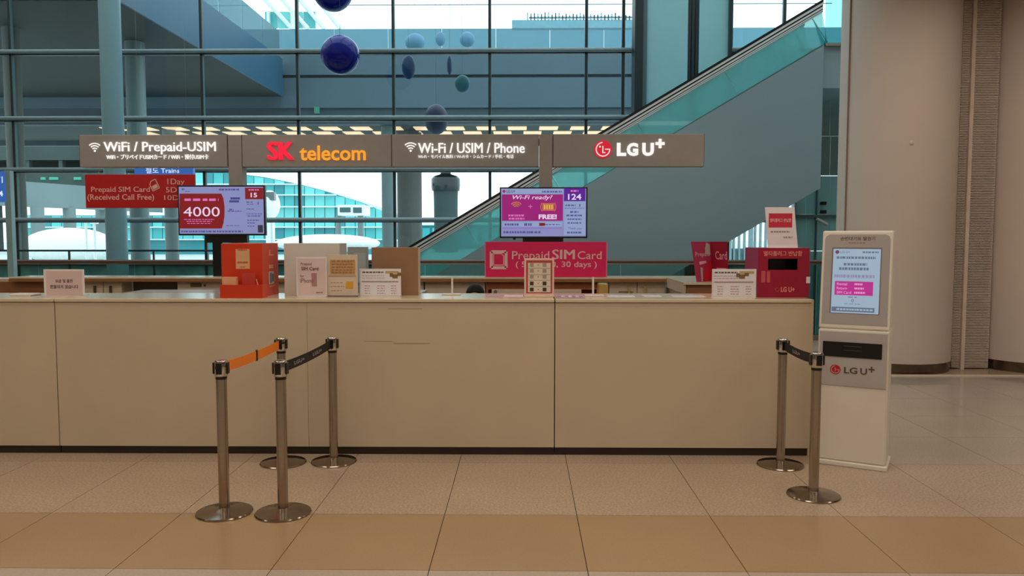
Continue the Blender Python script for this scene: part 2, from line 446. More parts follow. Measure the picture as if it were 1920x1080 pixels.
while z < 6.2:
    L1.append((5.50, 5.600, 10.21, 10.268, z, z + 0.012)); L2.append((5.655, 5.97, 10.21, 10.268, z, z + 0.012)); z += 0.021
tag(boxes('louvre_slats', L1, LOUV, pier), kind='stuff'); tag(boxes('louvre_slats', L2, LOUV, pier), kind='stuff')
box('louvre_post', 5.605, 5.650, 10.18, 10.268, 0.0, 9.2, LOUV, pier)
kp = at(1707, 269, 9.8); sphere('sensor_knob', (kp.x, 9.775, kp.z), 0.03, PILLAR, pier, n=14)
tag(box('floor_trim', at(1660, 702, 9.72).x - 0.6, 9.5, 9.69, 9.70, 0.0, 0.016, M('pale_brass_trim', (236, 222, 200), rough=0.3)), 'thin bright metal trim along the floor before the pier', 'trim', kind='structure')

# ---------------------------------------------------------------- glass balustrade with wooden handrail
BY = 13.05
BGL = GLASS('balustrade_glass', (205, 232, 230), refl=0.9)
RAILW = M('dark_wood_handrail', (92, 62, 48), rough=0.35, var=0.1, stretch=(0.3, 6, 6))
bal = thing('glass_balustrade', 'long glass balustrade with dark wooden handrail behind the booth', 'balustrade', (0, BY, 0))
hz = at(700, 490, BY).z
x = -11.2
while x < 6.1:
    box('glass_panel', x + 0.008, x + 1.592, BY - 0.008, BY + 0.008, 0.05, hz - 0.03, BGL, bal)
    x += 1.6
tube('handrail', [(-11.2, BY, hz), (6.4, BY, hz)], 0.042, RAILW, bal, n=12, sz=0.62)
box('rail_channel', -11.2, 6.4, BY - 0.012, BY + 0.012, hz - 0.05, hz - 0.02, STEEL, bal)
box('base_shoe', -11.2, 6.4, BY - 0.04, BY + 0.04, 0.0, 0.09, STEEL, bal)
# far dark guard rail before the glazed wall
gr = thing('guard_rail', 'thin dark guard rail running low in front of the glazed wall', 'railing', (-7, 16.7, 0))
gz = at(200, 470, 16.7).z
tube('top_rail', [(-12, 16.75, gz), (-4.2, 16.75, gz)], 0.02, DARKFRAME, gr, n=8)
tube('mid_rail', [(-12, 16.75, gz - 0.22), (-4.2, 16.75, gz - 0.22)], 0.012, DARKFRAME, gr, n=8)
for gx in (-11.4, -9.6, -7.8, -6.0, -4.3): box('post', gx - 0.015, gx + 0.015, 16.73, 16.77, -4.1, gz, DARKFRAME, gr)

# ---------------------------------------------------------------- escalator
EY = 14.5; SL = 0.592
CLAD = M('grey_escalator_cladding', (152, 174, 184), rough=0.40, var=0.03, scale=0.6)
EGL = GLASS('escalator_glass', (214, 242, 240), refl=0.7, body=0.36, bodyc=(165, 244, 250))
ALU = M('bright_aluminium', (244, 246, 248), rough=0.35)
GEDGE = M('glass_edge_light', (170, 220, 216), rough=0.3)
def zt(x): return 5.092 + (x - 5.36) * SL          # top of the cladding
def zh(x): return 5.845 + (x - 5.294) * SL         # handrail
def zb(x): return 2.600 + (x - 5.42) * SL          # underside
esc = thing('escalator', 'escalator with grey side cladding and glass balustrade rising to the right', 'escalator', (1.5, EY, 0))
prism('cladding', [(-3.2, 0.0), (-3.2, zt(-3.2) if zt(-3.2) > 0.05 else 0.06), (5.36, zt(5.36)), (5.36, zb(5.36)), (5.42 - 2.6 / SL, 0.0)], EY, EY + 1.35, CLAD, esc)
box('upper_landing', 5.36, 9.5, EY + 0.05, EY + 1.35, 4.35, 5.09, CLAD, esc)
for yy, nm in ((EY + 0.06, 'near'), (EY + 0.98, 'far')):
    x = -2.6; k = 0
    while x < 5.3:
        x2 = min(x + 1.55, 5.34); sh = 0.30
        pts = [(x + sh, zt(x + sh)), (x2 + sh - 0.012 if x2 < 5.3 else 5.34, zt(min(x2 + sh - 0.012, 5.34))), (x2 - 0.012, zh(x2) - 0.14), (x, zh(x) - 0.14)]
        prism('balustrade_glass', pts, yy - 0.006, yy + 0.006, EGL, esc)
        if x2 < 5.3: prism('glass_edge', [(x2 + sh - 0.011, zt(x2 + sh)), (x2 + sh - 0.001, zt(x2 + sh)), (x2 - 0.001, zh(x2) - 0.16), (x2 - 0.011, zh(x2) - 0.16)], yy - 0.006, yy + 0.006, GEDGE, esc)
        x = x2
    def strip(nm_, dz, th, dy0, dy1, mat):
        prism(nm_, [(-2.62, zh(-2.62) + dz - th), (5.34, zh(5.34) + dz - th), (5.34, zh(5.34) + dz), (-2.62, zh(-2.62) + dz)], yy + dy0, yy + dy1, mat, esc)
    strip('handrail', 0.035, 0.05, -0.045, 0.045, BLACK)
    strip('handrail_guide', -0.015, 0.045, -0.04, 0.03, ALU)
    strip('handrail_shadow_gap', -0.060, 0.03, -0.022, 0.022, BLACK)
    strip('glass_clamp', -0.090, 0.035, -0.035, 0.03, ALU)
    strip('clamp_gap', -0.125, 0.018, -0.02, 0.02, BLACK)
    strip('clamp_rib', -0.143, 0.022, -0.03, 0.03, ALU)
    strip('clamp_gap', -0.165, 0.012, -0.02, 0.02, SLATE)
    strip('clamp_rib', -0.177, 0.016, -0.026, 0.026, ALU)
    prism('skirt_rail', [(-2.6, zt(-2.6)), (5.34, zt(5.34)), (5.34, zt(5.34) + 0.03), (-2.6, zt(-2.6) + 0.03)], yy - 0.03, yy + 0.03, SLATE, esc)
STEP = M('escalator_step', (70, 76, 78), rough=0.5, metal=0.6)
for k in range(22):
    xs = -2.3 + k * 0.34
    box('step', xs, xs + 0.335, EY + 0.12, EY + 0.92, zt(xs) - 0.25, zt(xs) - 0.02, STEP, esc)
EGL2 = GLASS('landing_glass', (200, 234, 232), refl=0.7)
ed = thing('landing_glass_screen', 'tall clear glass screen at the top end of the escalator', 'glass screen', (5.45, EY, 4.35))
box('glass_pane', 5.38, 9.4, EY + 0.0, EY + 0.02, 5.10, 7.4, EGL2, ed)
box('bottom_channel', 5.38, 9.4, EY - 0.02, EY + 0.045, 5.08, 5.13, STEEL, ed)
# ================================================================ outside the glazed wall
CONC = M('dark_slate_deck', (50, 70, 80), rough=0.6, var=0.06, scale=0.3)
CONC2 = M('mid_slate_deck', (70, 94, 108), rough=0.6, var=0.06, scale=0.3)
CONC3 = M('dark_fascia_band', (36, 50, 58), rough=0.7)  # darker slate for the gap between the fascias
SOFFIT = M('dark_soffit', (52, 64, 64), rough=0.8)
APRON = M('pale_apron', (196, 206, 206), rough=0.9, var=0.08, scale=0.05)
struct(box('ground_apron', -160, 160, 17.5, 300, -0.4, -0.2, APRON))
PALEBLUE = GLASS('pale_blue_parapet_glass', (150, 200, 215), refl=0.6, body=0.45, bodyc=(130, 158, 168))
DY = 30.0
deck = thing('elevated_deck', 'dark slate elevated deck with lit ceiling panels beyond the glazed wall', 'building', (-2, DY, 0))
def zdeck(y): return at(700, y, DY).z
zs = zdeck(232)
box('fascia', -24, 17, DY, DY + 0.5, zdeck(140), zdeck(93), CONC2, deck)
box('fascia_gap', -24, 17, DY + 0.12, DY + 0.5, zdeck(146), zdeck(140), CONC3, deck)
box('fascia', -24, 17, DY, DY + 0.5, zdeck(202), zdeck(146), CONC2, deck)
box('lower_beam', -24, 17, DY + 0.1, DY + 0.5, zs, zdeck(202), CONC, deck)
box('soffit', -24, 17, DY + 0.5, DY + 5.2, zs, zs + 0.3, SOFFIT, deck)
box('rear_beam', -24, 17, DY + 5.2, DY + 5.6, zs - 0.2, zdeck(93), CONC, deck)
box('deck_slab', -24, 17, DY + 0.5, DY + 5.2, zdeck(100), zdeck(93), CONC, deck)
px = -17.0
while px < 14:
    box('parapet_pane', px + 0.006, px + 1.994, DY + 0.02, DY + 0.06, zdeck(93), zdeck(54), PALEBLUE, deck)
    px += 2.0
LITP = LIT('warm_ceiling_panel', (255, 206, 156), 1.3)
proto = None
for r, (ya, yb) in enumerate(((30.75, 31.65), (32.15, 33.05), (33.55, 34.45))):
    for k in range(-14, 4):
        xc = k * 1.21 + (0.6 if r % 2 else 0.0) + 1.0
        if proto is None: proto = box('light_panel', xc - 0.36, xc + 0.36, ya, yb, zs - 0.03, zs, LITP, deck)
        else:
            o = proto.copy(); COL.objects.link(o); o.location = (xc, (ya + yb) / 2, zs - 0.015)
# wing with blue side face on the left
wing = thing('bridge_wing', 'dark underside of a bridge wing with pale blue side running away on the left', 'building', (-14, 24, 0))
lw = at(220, 0, 17.7); wx = lw.x; wz = lw.z
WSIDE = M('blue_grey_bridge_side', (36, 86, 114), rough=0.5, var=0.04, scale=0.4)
box('soffit', -26, wx - 0.05, 17.75, 29.8, wz, wz + 0.25, M('bridge_soffit_shade', (6, 22, 30), rough=0.7, var=0.1), wing)  # soffit colour near black for the shade under the bridge
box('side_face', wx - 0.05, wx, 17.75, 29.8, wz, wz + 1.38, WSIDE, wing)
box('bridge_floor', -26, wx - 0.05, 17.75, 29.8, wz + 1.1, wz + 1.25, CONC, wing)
px = 17.8
while px < 29.5:
    box('parapet_pane', wx - 0.03, wx - 0.01, px, px + 1.9, wz + 1.38, wz + 2.3, PALEBLUE, wing); px += 1.96
# columns under the deck
COLO = M('outer_column_grey', (112, 130, 132), rough=0.5, var=0.03)
COLW = M('outer_column_warm', (92, 96, 92), rough=0.6, var=0.04)
def ocol(x, y, Y, rpx, ztop, mat, label):
    c_ = at(x, y, Y); r = rpx / F * Y
    if ztop == zs: return lathe('column', [(r, -0.2), (r, ztop)], c_.x, Y, mat, deck, n=28)
    tag(lathe('outdoor_column', [(r, -0.2), (r, ztop)], c_.x, Y, mat, n=28), label, 'column', kind='structure')
ocol(254, 150, 21.5, 17, wz, COLO, 'round grey column outside the glass beside the slate column')
ocol(729, 380, 30.9, 13, zs, COLO, 'slim grey column under the deck left of the dark tower')
ocol(768, 380, 32.4, 23, zs, COLW, 'broad warm grey column under the deck beside the dark tower')
ocol(33, 380, 20.0, 15, wz, COLW, 'warm grey column outside at the far left')
ocol(322, 430, 31.5, 12, zs, COLO, 'grey column behind the left television')
# elevated road
ROAD = M('grey_elevated_road', (118, 136, 138), rough=0.7, var=0.05, scale=0.2)
a_ = at(40, 336, 58); b_ = at(40, 384, 58); c2 = at(260, 356, 76); d2 = at(260, 396, 76)
rd = thing('elevated_road', 'grey elevated roadway slab slanting behind the red hanging sign', 'road', (a_.x, 58, 0))
mk('road_slab', [(a_.x - 5, 55, a_.z + .15), (a_.x - 5, 55, b_.z + .1), (c2.x, 76, d2.z), (c2.x, 76, c2.z), (a_.x - 5, 60, a_.z + .15), (a_.x - 5, 60, b_.z + .1), (c2.x, 81, d2.z), (c2.x, 81, c2.z)],
   [(0, 1, 2, 3), (4, 7, 6, 5), (0, 3, 7, 4), (1, 5, 6, 2), (0, 4, 5, 1), (3, 2, 6, 7)], ROAD, rd)
for k, xp in enumerate((70, 130, 190)):
    p_ = at(xp, 400, 63 + k * 5); lathe('road_pier', [(0.5, -0.2), (0.5, p_.z + 0.5)], p_.x, 63 + k * 5, ROAD, rd, n=16)
# dark parking structure behind the road
PK = M('dark_parking_deck', (58, 72, 70), rough=0.8, var=0.2, scale=0.15)
pk = thing('parking_structure', 'dark parking structure with green lamps above the elevated road at left', 'building', (at(120, 340, 100).x, 100, -0.2))
pbox('upper_floor', -120, 246, 262, 300, 100, 114, PK, pk); pbox('recess', -120, 300, 262, 322, 104, 114, M('parking_recess', (34, 50, 48), rough=0.9), pk); pbox('lower_floor', -120, 322, 262, 352, 100, 114, PK, pk)
for xx in (-40, 48, 110, 170, 230): pbox('parking_column', xx, 300, xx + 7, 322, 100.2, 101, PK, pk)
for xx, w_ in ((76, 8), (92, 16), (138, 8), (146, 5)): pbox('green_lamp', xx, 332, xx + w_, 337, 99.8, 100, LIT('green_parking_lamp', (70, 200, 170), 1.0), pk)
for xx in (-20, 250): pbox('leg', xx - 6, 352, xx + 6, 440, 104, 106, PK, pk, z0=-0.2)
# glass concourse with stepped curved roof
TEAL = [M('teal_facade_glass_%s' % n_, c_, rough=0.25, var=0.15, scale=0.3) for n_, c_ in (('a', (70, 178, 182)), ('b', (92, 196, 198)), ('c', (50, 142, 152)), ('d', (112, 206, 206)))]
WBAND = M('white_facade_band', (225, 236, 236), rough=0.5)
FY = 84.0
conc = thing('glass_concourse', 'long teal glass concourse with curved falling roof beyond the apron', 'building', (at(500, 440, FY).x, FY, -0.2))
curve = [(20, 404), (330, 404), (331, 322), (430, 324), (455, 327), (500, 333), (560, 345), (620, 361), (680, 380), (735, 402)]
def roofy(x):
    for (p, q_) in zip(curve, curve[1:]):
        if p[0] <= x <= q_[0]: return p[1] + (q_[1] - p[1]) * (x - p[0]) / max(1, q_[0] - p[0])
    return 404
bands = [300, 346, 366, 388, 426, 449]
x = 20.0
while x < 734:
    x2 = x + 19
    for k in range(len(bands) - 1):
        yt0, yt1, yb_ = max(bands[k], roofy(x)), max(bands[k], roofy(x2)), bands[k + 1]
        if yb_ - max(yt0, yt1) < 3: continue
        A, B, C_, D_ = at(x + .6, yt0 + 1, FY), at(x2 - .6, yt1 + 1, FY), at(x2 - .6, yb_ - 1, FY), at(x + .6, yb_ - 1, FY)
        prism('facade_pane', [(A.x, A.z), (B.x, B.z), (C_.x, C_.z), (D_.x, D_.z)], FY, FY + 0.3, random.choice(TEAL), conc)
    x = x2
for yb_ in bands[1:]:
    xe = 734
    for xx in range(331, 734, 4):
        if roofy(xx) > yb_ - 2: xe = xx; break
    A, B = at(20 if yb_ > 404 else 331, yb_, FY), at(xe, yb_, FY)
    box('white_band', A.x, B.x, FY - 0.5, FY, A.z - 0.06, A.z + 0.06, WBAND, conc)
bk = at(20, 449, FY)
box('dark_base', bk.x, at(735, 449, FY).x, FY, FY + 0.3, -0.2, bk.z, TEAL[2], conc)
prism('rear_volume', [(at(x_, y_, FY + 1).x, at(x_, y_, FY + 1).z) for x_, y_ in ([(20, 449)] + curve + [(735, 449)])], FY + 0.35, FY + 9, TEAL[2], conc)
# second low building right of tower
low = thing('low_terminal', 'low teal terminal far away to the right of the dark tower', 'building', (at(900, 440, 120).x, 120, -0.2))
A, B = at(790, 415, 120), at(1010, 415, 120)
box('wall', A.x, B.x, 120, 130, -0.2, A.z - 0.6, TEAL[2], low); box('roof_edge', A.x - 1, B.x + 1, 119.5, 130, A.z - 0.6, A.z - 0.3, WBAND, low)
nb = 12
for k in range(nb):
    w_ = (B.x - A.x) / nb; box('window', A.x + k * w_ + .2, A.x + (k + 1) * w_ - .2, 119.8, 120, 0.3, A.z - 1.0, random.choice(TEAL), low)
# control tower
TOW = M('dark_tower_concrete', (42, 62, 64), rough=0.7, var=0.1, scale=0.4)
TGL = M('tower_cab_glass', (22, 34, 38), rough=0.2)
TY = 95.0
tw = at(836, 400, TY); u = TY / F
tower = thing('control_tower', 'dark control tower with round cab standing against the white sky', 'tower', (tw.x, TY, -0.2))
def tz(y): return at(836, y, TY).z
lathe('shaft', [(23 * u, -0.2), (22 * u, tz(430)), (22.5 * u, tz(372)), (23 * u, tz(358))], tw.x, TY, TOW, tower, n=28)
lathe('cab', [(26 * u, tz(358)), (27 * u, tz(350)), (27 * u, tz(336)), (23 * u, tz(331)), (11 * u, tz(327))], tw.x, TY, TGL, tower, n=28)
lathe('cab_roof', [(10 * u, tz(328)), (9 * u, tz(322)), (30 * u, tz(321)), (30 * u, tz(317)), (4 * u, tz(305))], tw.x, TY, TOW, tower, n=28)
# white aircraft shapes, jet bridges, lamp posts
WHT = M('white_fuselage', (238, 242, 242), rough=0.4)
p_ = at(130, 462, 52); sphere_o = tag(sphere('aircraft_body', (p_.x, 52, p_.z), 2.4, WHT, sx=1.3, sy=0.6, sz=0.51), 'large white rounded aircraft body outside at lower left', 'aircraft')
p_ = at(615, 458, 50); tag(sphere('aircraft_body', (p_.x, 50, p_.z + 0.05), 2.24, WHT, sx=1.45, sy=1.5, sz=0.26), 'flat white aircraft body seen above the beige board box', 'aircraft')
p_ = at(506, 384, 50); pd = thing('boarding_pod', 'white rounded boarding pod with grey window right of left television', 'pod', (p_.x, 50, -0.2))
sphere('shell', (p_.x, 50, p_.z), 0.95, WHT, pd, sx=0.62, sz=0.95); pbox('window', 498, 360, 514, 375, 49.2, 49.6, M('pod_window', (96, 108, 108), rough=0.2), pd)
lathe('support', [(0.28, -0.2), (0.28, p_.z - 0.6)], p_.x, 50, WHT, pd, n=14)
jb = thing('jet_bridge', 'white jet bridge with dark windows before the teal concourse', 'jet bridge', (at(655, 395, 60).x, 60, -0.2))
pbox('cabin', 633, 384, 682, 404, 60, 62.5, WHT, jb); pbox('window', 637, 389, 657, 398, 59.94, 60, M('bridge_window', (60, 92, 98), rough=0.2), jb); pbox('window', 662, 389, 678, 399, 59.94, 60, MATS['bridge_window'], jb)
a_ = at(640, 404, 61); lathe('leg', [(0.22, -0.2), (0.22, a_.z)], at(634, 404, 61).x, 61, COLO, jb, n=12); lathe('leg', [(0.22, -0.2), (0.22, a_.z)], at(676, 404, 61).x, 61, COLO, jb, n=12)
for xp, yp, lab in ((161, 417, 'left of the two white lamp posts outside the glass'), (177, 420, 'right of the two white lamp posts outside the glass'), (509, 412, 'white lamp post outside beneath the rounded boarding pod')):
    c_ = at(xp, yp, 42); lp = thing('lamp_post', lab, 'lamp post', (c_.x, 42, -0.2))
    lathe('pole', [(0.07, -0.2), (0.06, c_.z)], c_.x, 42, WHT, lp, n=10); box('lamp_head', c_.x - 0.2, c_.x + 0.2, 41.9, 42.1, c_.z, c_.z + 0.1, WHT, lp, bevel=0.03)
# steel roof structure seen above the parapet
rf = thing('glass_roof_wing', 'teal glazed roof wing with white slanting beams at the top', 'building', (at(540, 40, 44).x, 44, 0))
for k in range(4):
    pbox('roof_pane', 497 + k * 24, 22, 519 + k * 24, 52, 44, 44.2, random.choice(TEAL), rf)
for k in range(4):
    A = at(470 + k * 34, -30, 43.8); B = at(548 + k * 30, 54, 43.8)
    tube('beam', [(A.x, 43.8, A.z), (B.x, 43.8, B.z)], 0.12, WBAND, rf, n=8)
pbox('support_post', 545, 20, 554, 54, 43.6, 43.9, WBAND, rf); pbox('support_post', 500, 20, 504, 54, 43.6, 43.9, WBAND, rf)
LATT = M('pale_blue_steelwork', (120, 172, 190), rough=0.5)
lt = thing('roof_steelwork', 'pale blue steelwork with a row of small posts above the parapet', 'steelwork', (at(1090, 40, 36).x, 36, 0))
pbox('beam', 960, 37, 1200, 52, 36, 36.4, LATT, lt)
random.seed(3)
for k in range(30):
    xx = 988 + k * 6.6; top = random.uniform(22, 28) + (k / 30) * 2
    pbox('post', xx, top, xx + 2.0, 38, 36.0, 36.1, DARKFRAME if k % 3 else LATT, lt)
pbox('top_beam', 992, 31, 1192, 33, 36.0, 36.15, LATT, lt)
tubez = [(10, 33), (48, 34)]
for yy, Yc in ((10, 38.0),):
    A, B = at(600, yy, Yc), at(1560, yy, Yc); tag(tube('roof_cable', [(A.x, Yc, A.z), (B.x, Yc, A.z)], 0.02, SLATE, n=6), 'thin grey cable strung across the white sky at the top', 'cable')
# windows under the escalator on the right: bright far facade with pale posts, teal lift shaft
vf = thing('pale_post_facade', 'bright facade of thin pale upright posts seen under the escalator', 'building', (at(1420, 440, 34).x, 34, -0.2))
PPOST = M('pale_post', (150, 176, 182), rough=0.5)
for k in range(14):
    xx = 1366 + k * 10; pbox('post', xx, 360, xx + (3 if k % 4 else 7), 470, 34, 34.2, PPOST, vf, z0=-0.2)
pbox('low_wall', 1360, 466, 1520, 480, 34.2, 34.6, PPOST, vf, z0=-0.2)
LSH = GLASS('lift_shaft_glass', (110, 170, 172), refl=0.8, body=0.8, bodyc=(172, 222, 226))
LSD = M('dark_shaft_lining', (124, 152, 148), rough=0.3)
ls = thing('glass_lift_shaft', 'teal glass lift shaft between escalator underside and cream pier', 'lift shaft', (at(1530, 440, 15.6).x, 16.2, -4.1))
for k, (xa, xb) in enumerate(((1491, 1511), (1512, 1533), (1534, 1556), (1557, 1580))):
    for (ya, yb) in ((92, 180), (181, 255), (256, 329), (330, 402), (408, 470), (471, 560)):
        if ya < 330 and xa < 1530: continue
        pbox('shaft_pane', xa, ya, xb, yb, 16.10, 16.13, LSH if ya >= 330 else LSD, ls)
a_, b_ = at(1490, 405, 16.05).x, at(1582, 405, 16.05).x
zz = at(1530, 405, 16.05).z
box('frame_bar', a_, b_, 16.03, 16.14, zz - 0.03, zz + 0.03, SLATE, ls)
for xx in (1490.5, 1533.5): pbox('frame_post', xx - 1.0, 330 if xx < 1500 else 92, xx + 1.0, 560, 16.05, 16.14, SLATE, ls, z0=-4.1)
A, B = at(1534, 410, 15.9), at(1554, 421, 15.9)
tube('bracket_arm', [(A.x, 15.98, A.z), (B.x, 15.98, B.z)], 0.03, WHITE, ls, n=8)
boxes('spider_fitting', [pxb for pxb in [(at(1541, 380, 16.0).x, at(1550, 380, 16.0).x, 16.0, 16.1, at(1541, 384, 16).z, at(1541, 378, 16).z), (at(1541, 396, 16.0).x, at(1550, 396, 16.0).x, 16.0, 16.1, at(1541, 400, 16).z, at(1541, 394, 16).z)]], BLACK, ls)

# ---------------------------------------------------------------- hanging ornaments, plus glass reflections of them as solids
NAVY = M('glossy_navy', (10, 26, 150), rough=0.10, var=0.05, spec=0.35)
NAVY2 = M('dull_navy', (34, 58, 104), rough=0.4)
TEALO = M('dull_teal', (28, 104, 120), rough=0.4)
def ornament(x, y, rx, ry, Y, mat, label, flat=1.0, top=9.2, nm='hanging_globe', cat='ornament', grp=None):
    c_ = at(x, y, Y); k = Y / F
    t_ = thing(nm, label, cat, c_, group=grp)
    sphere('shell', c_, 1.0, mat, t_, sx=rx * k, sy=rx * k * flat, sz=ry * k, n=40)
    tube('cord', [(c_.x, Y, c_.z + ry * k * 0.98), (c_.x, Y, top)], 0.0025, BLACK, t_, n=5)
ornament(638, 103, 35.5, 35.5, 12.5, NAVY, 'glossy navy globe hanging in full view before the glass')
ornament(624, -16, 36, 36, 13.6, NAVY, 'glossy navy globe cut off by the top of the picture')
ornament(766, 126, 12.5, 22, 18.4, NAVY2, 'navy oval hanging outside the glass, the largest dark oval', 0.5)
ornament(843, 122, 5, 18, 18.8, NAVY2, 'narrow slate oval hanging outside the glass', 1.0)
ornament(867, 157, 14, 16, 18.6, TEALO, 'teal round ornament hanging outside the glass', 0.5)
ornament(818, 224, 22, 28, 19.0, M('dark_navy', (12, 26, 74), rough=0.5), 'large navy drop whose tip ends above the wireless phone sign', 1.0)
LB = M('pale_blue_shape', (96, 146, 178), rough=0.5)
ornament(778, 79, 18, 16, 22.5, LB, 'pale blue round shape nearest the mullion, left of its two neighbours', 0.6)
ornament(826, 73, 9, 13, 22.7, LB, 'small pale blue globe reflection built solid, middle of the three pale ones', 0.6)  # solid standing in for a globe's reflection in the glass
ornament(876, 74, 14, 14, 22.9, LB, 'pale blue round globe reflection built solid, right of the three pale ones', 0.6)  # another globe reflection, built as a solid
# emergency exit lamp on the deck
ex = pbox('exit_lamp', 589, 200, 598, 212, 29.9, 30.0, LIT('green_exit_lamp', (70, 150, 130), 0.8), deck)
# ================================================================ service booth
CT = 1.22; CY = 6.10; CB = 6.70
def counter_unit(x0, x1, panels, label, end_right=False):
    t = thing('service_counter', label, 'counter', ((x0 + x1) / 2, CY, 0), group='front counter units')
    g = 0.004
    box('countertop', x0 + g, x1 - g, CY - 0.012, CB, CT - 0.028, CT, COUNTERTOP, t, bevel=0.005)
    for a, b in panels:
        g0 = 0.0008 if a == -1.666 else 0.0035; g1 = 0.0008 if b == -1.666 else 0.0035
        box('front_panel', a + g0, b - g1, CY, CY + 0.02, 0.062, CT - 0.032, COUNTER, t, bevel=0.0015)
    box('carcass', x0 + g, x1 - g, CY + 0.022, CB - 0.05, 0.062, CT - 0.03, JOINT, t)
    box('toe_kick', x0 + g, x1 - g, CY + 0.018, CY + 0.03, 0.0, 0.06, DARKBASE, t)
    box('base_frame', x0 + g, x1 - g, CY + 0.031, CB - 0.05, 0.0, 0.06, DARKBASE, t)
    if end_right: box('end_panel', x1 - g, x1 + 0.016, CY, CB, 0.0, CT - 0.004, COUNTER, t, bevel=0.002)
    return t
counter_unit(-5.60, -3.626, [(-5.60, -3.626)], 'cream counter unit cut by the left picture edge')
mid = counter_unit(-3.626, 0.248, [(-3.626, -1.666), (-1.666, 0.248)], 'widest cream counter unit in the middle, with scuffed front')
counter_unit(0.248, 2.212, [(0.248, 2.212)], 'cream counter unit at the right end beside the kiosk', True)
SCUFF = M('scuff_mark', (178, 158, 130), rough=0.6)
for xa, xb, y_, h in ((728, 792, 579, 2.2), (684, 738, 640, 1.6), (738, 806, 644, 2.4)):
    pbox('scuff', xa, y_ - h / 2, xb, y_ + h / 2, CY - 0.0006, CY + 0.001, SCUFF, mid)

# ---------------------------------------------------------------- back worktop and cabinets
BT = 1.24; B0, B1 = 8.90, 9.30
EDGE = M('wood_edge', (150, 104, 66), rough=0.4, var=0.1, stretch=(1, 1, 10))
bx0, bx1 = -5.8, at(1250, 522, 8.90).x
wt = thing('back_worktop', 'long back worktop with wooden front edge behind the booth', 'worktop', (-1.8, 8.8, BT))
box('top', bx0, bx1, B0, B1, BT - 0.02, BT, COUNTERTOP, wt, bevel=0.004)
box('front_edge', bx0, bx1, B0 - 0.006, B0 + 0.02, BT - 0.05, BT - 0.02, EDGE, wt)
nx0 = at(1282, 530, 7.9).x; nx1 = 2.56
prism('corner_top', [(bx1, B0), (nx0, 7.9), (nx1, 7.9), (nx1, B1), (bx1, B1)], BT - 0.02, BT, COUNTERTOP, wt, axis='z')
prism('corner_edge', [(bx1, B0), (nx0, 7.9), (nx0 + 0.03, 7.93), (bx1 + 0.03, B0 + 0.03)], BT - 0.11, BT - 0.02, CABINET, wt, axis='z')
nc = thing('corner_cabinet', 'brown wooden cabinet under the right corner of the back worktop', 'cabinet', ((nx0 + nx1) / 2, 8.4, 0))
box('front_panel', nx0 + 0.035, nx1 - 0.03, 7.93, 7.96, 0.0, BT - 0.024, WOOD, nc); box('carcass', nx0 + 0.06, nx1 - 0.03, 7.962, 9.28, 0.0, BT - 0.024, CABINET, nc)
def cabinet(xa, xb, doors, label, mat=CABINET, handles=True, hmat=None):
    a, b = at(xa, 540, 8.98).x, at(xb, 540, 8.98).x
    t = thing('back_cabinet', label, 'cabinet', ((a + b) / 2, 9.1, 0), group='cabinets under the back worktop')
    box('carcass', a + 0.003, b - 0.003, 9.005, 9.28, 0.0, BT - 0.024, CABINET, t)
    w = (b - a) / doors
    for k in range(doors):
        d = box('door', a + k * w + 0.005, a + (k + 1) * w - 0.005, 8.98, 9.003, 0.08, BT - 0.056, mat, t, bevel=0.002)
        if handles:
            hx = a + (k + 1) * w - 0.09 if k % 2 == 0 else a + k * w + 0.09
            box('handle', hx - 0.012, hx + 0.012, 8.955, 8.979, BT - 0.19, BT - 0.10, hmat or BRASS, d, bevel=0.003)
    return t
BRASS = M('pale_gold_handle', (216, 190, 128), rough=0.3, metal=0.4)
cabinet(-60, 82, 1, 'brown wooden back cabinet at the far left', WOOD, False)
cabinet(158, 229, 2, 'narrow pale back cabinet right of the white notice', CABINET, True, M('dark_handle', (84, 72, 58), rough=0.4))
cabinet(332, 414, 1, 'pale drawer cabinet beside the orange box', CABINET, False)
cabinet(500, 795, 3, 'long pale back cabinet mostly hidden behind the beige and brown boxes')
cabinet(796, 910, 1, 'pale back cabinet beside the black-haired head')
cabinet(1142, 1247, 2, 'pale back cabinet right of the magenta sign')
OPENW = M('reddened_brown_wood', (168, 96, 58), rough=0.4, var=0.12, stretch=(1, 1, 8))  # brown wood, reddened for the magenta sign's reflected glow
kn = thing('open_shelf_unit', 'brown open shelf unit, reddened for the glow of the magenta sign above', 'shelf unit', (at(1020, 540, 8.6).x, 9.1, 0))
a, b = at(912, 540, 8.98).x, at(1122, 540, 8.98).x
box('side_panel', a, a + 0.02, 8.98, 9.28, 0, BT - 0.024, OPENW, kn); box('side_panel', b - 0.02, b, 8.98, 9.28, 0, BT - 0.024, OPENW, kn)
box('back_panel', a + 0.021, b - 0.021, 9.25, 9.28, 0, BT - 0.024, OPENW, kn); box('shelf', a + 0.021, b - 0.021, 8.99, 9.24, 0.98, 1.0, OPENW, kn); box('apron', a + 0.021, b - 0.021, 8.98, 9.0, 1.10, BT - 0.052, OPENW, kn)
pb_ = thing('low_partition', 'pale low panel with small logo standing under the magenta sign', 'panel', (at(950, 550, 7.9).x, 7.9, 0))
a1, b1 = at(922, 550, 7.9).x, at(1090, 550, 7.9).x; ztop = at(1000, 543, 7.9).z
box('board', a1, b1, 7.9, 7.94, 0.0, ztop, CABINET, pb_); p_ = at(929, 547, 7.9); disc('logo', p_.x, p_.z, 0.018, 7.897, 7.9, M('grey_ink', (110, 100, 104)), pb_, n=10)
yb_ = pbox('yellow_box', 1124, 533, 1140, 556, 7.9, 8.1, M('mustard_card', (196, 160, 84), rough=0.6), z0=0.0); tag(yb_, 'narrow mustard yellow carton standing beside the pale cabinet', 'carton')
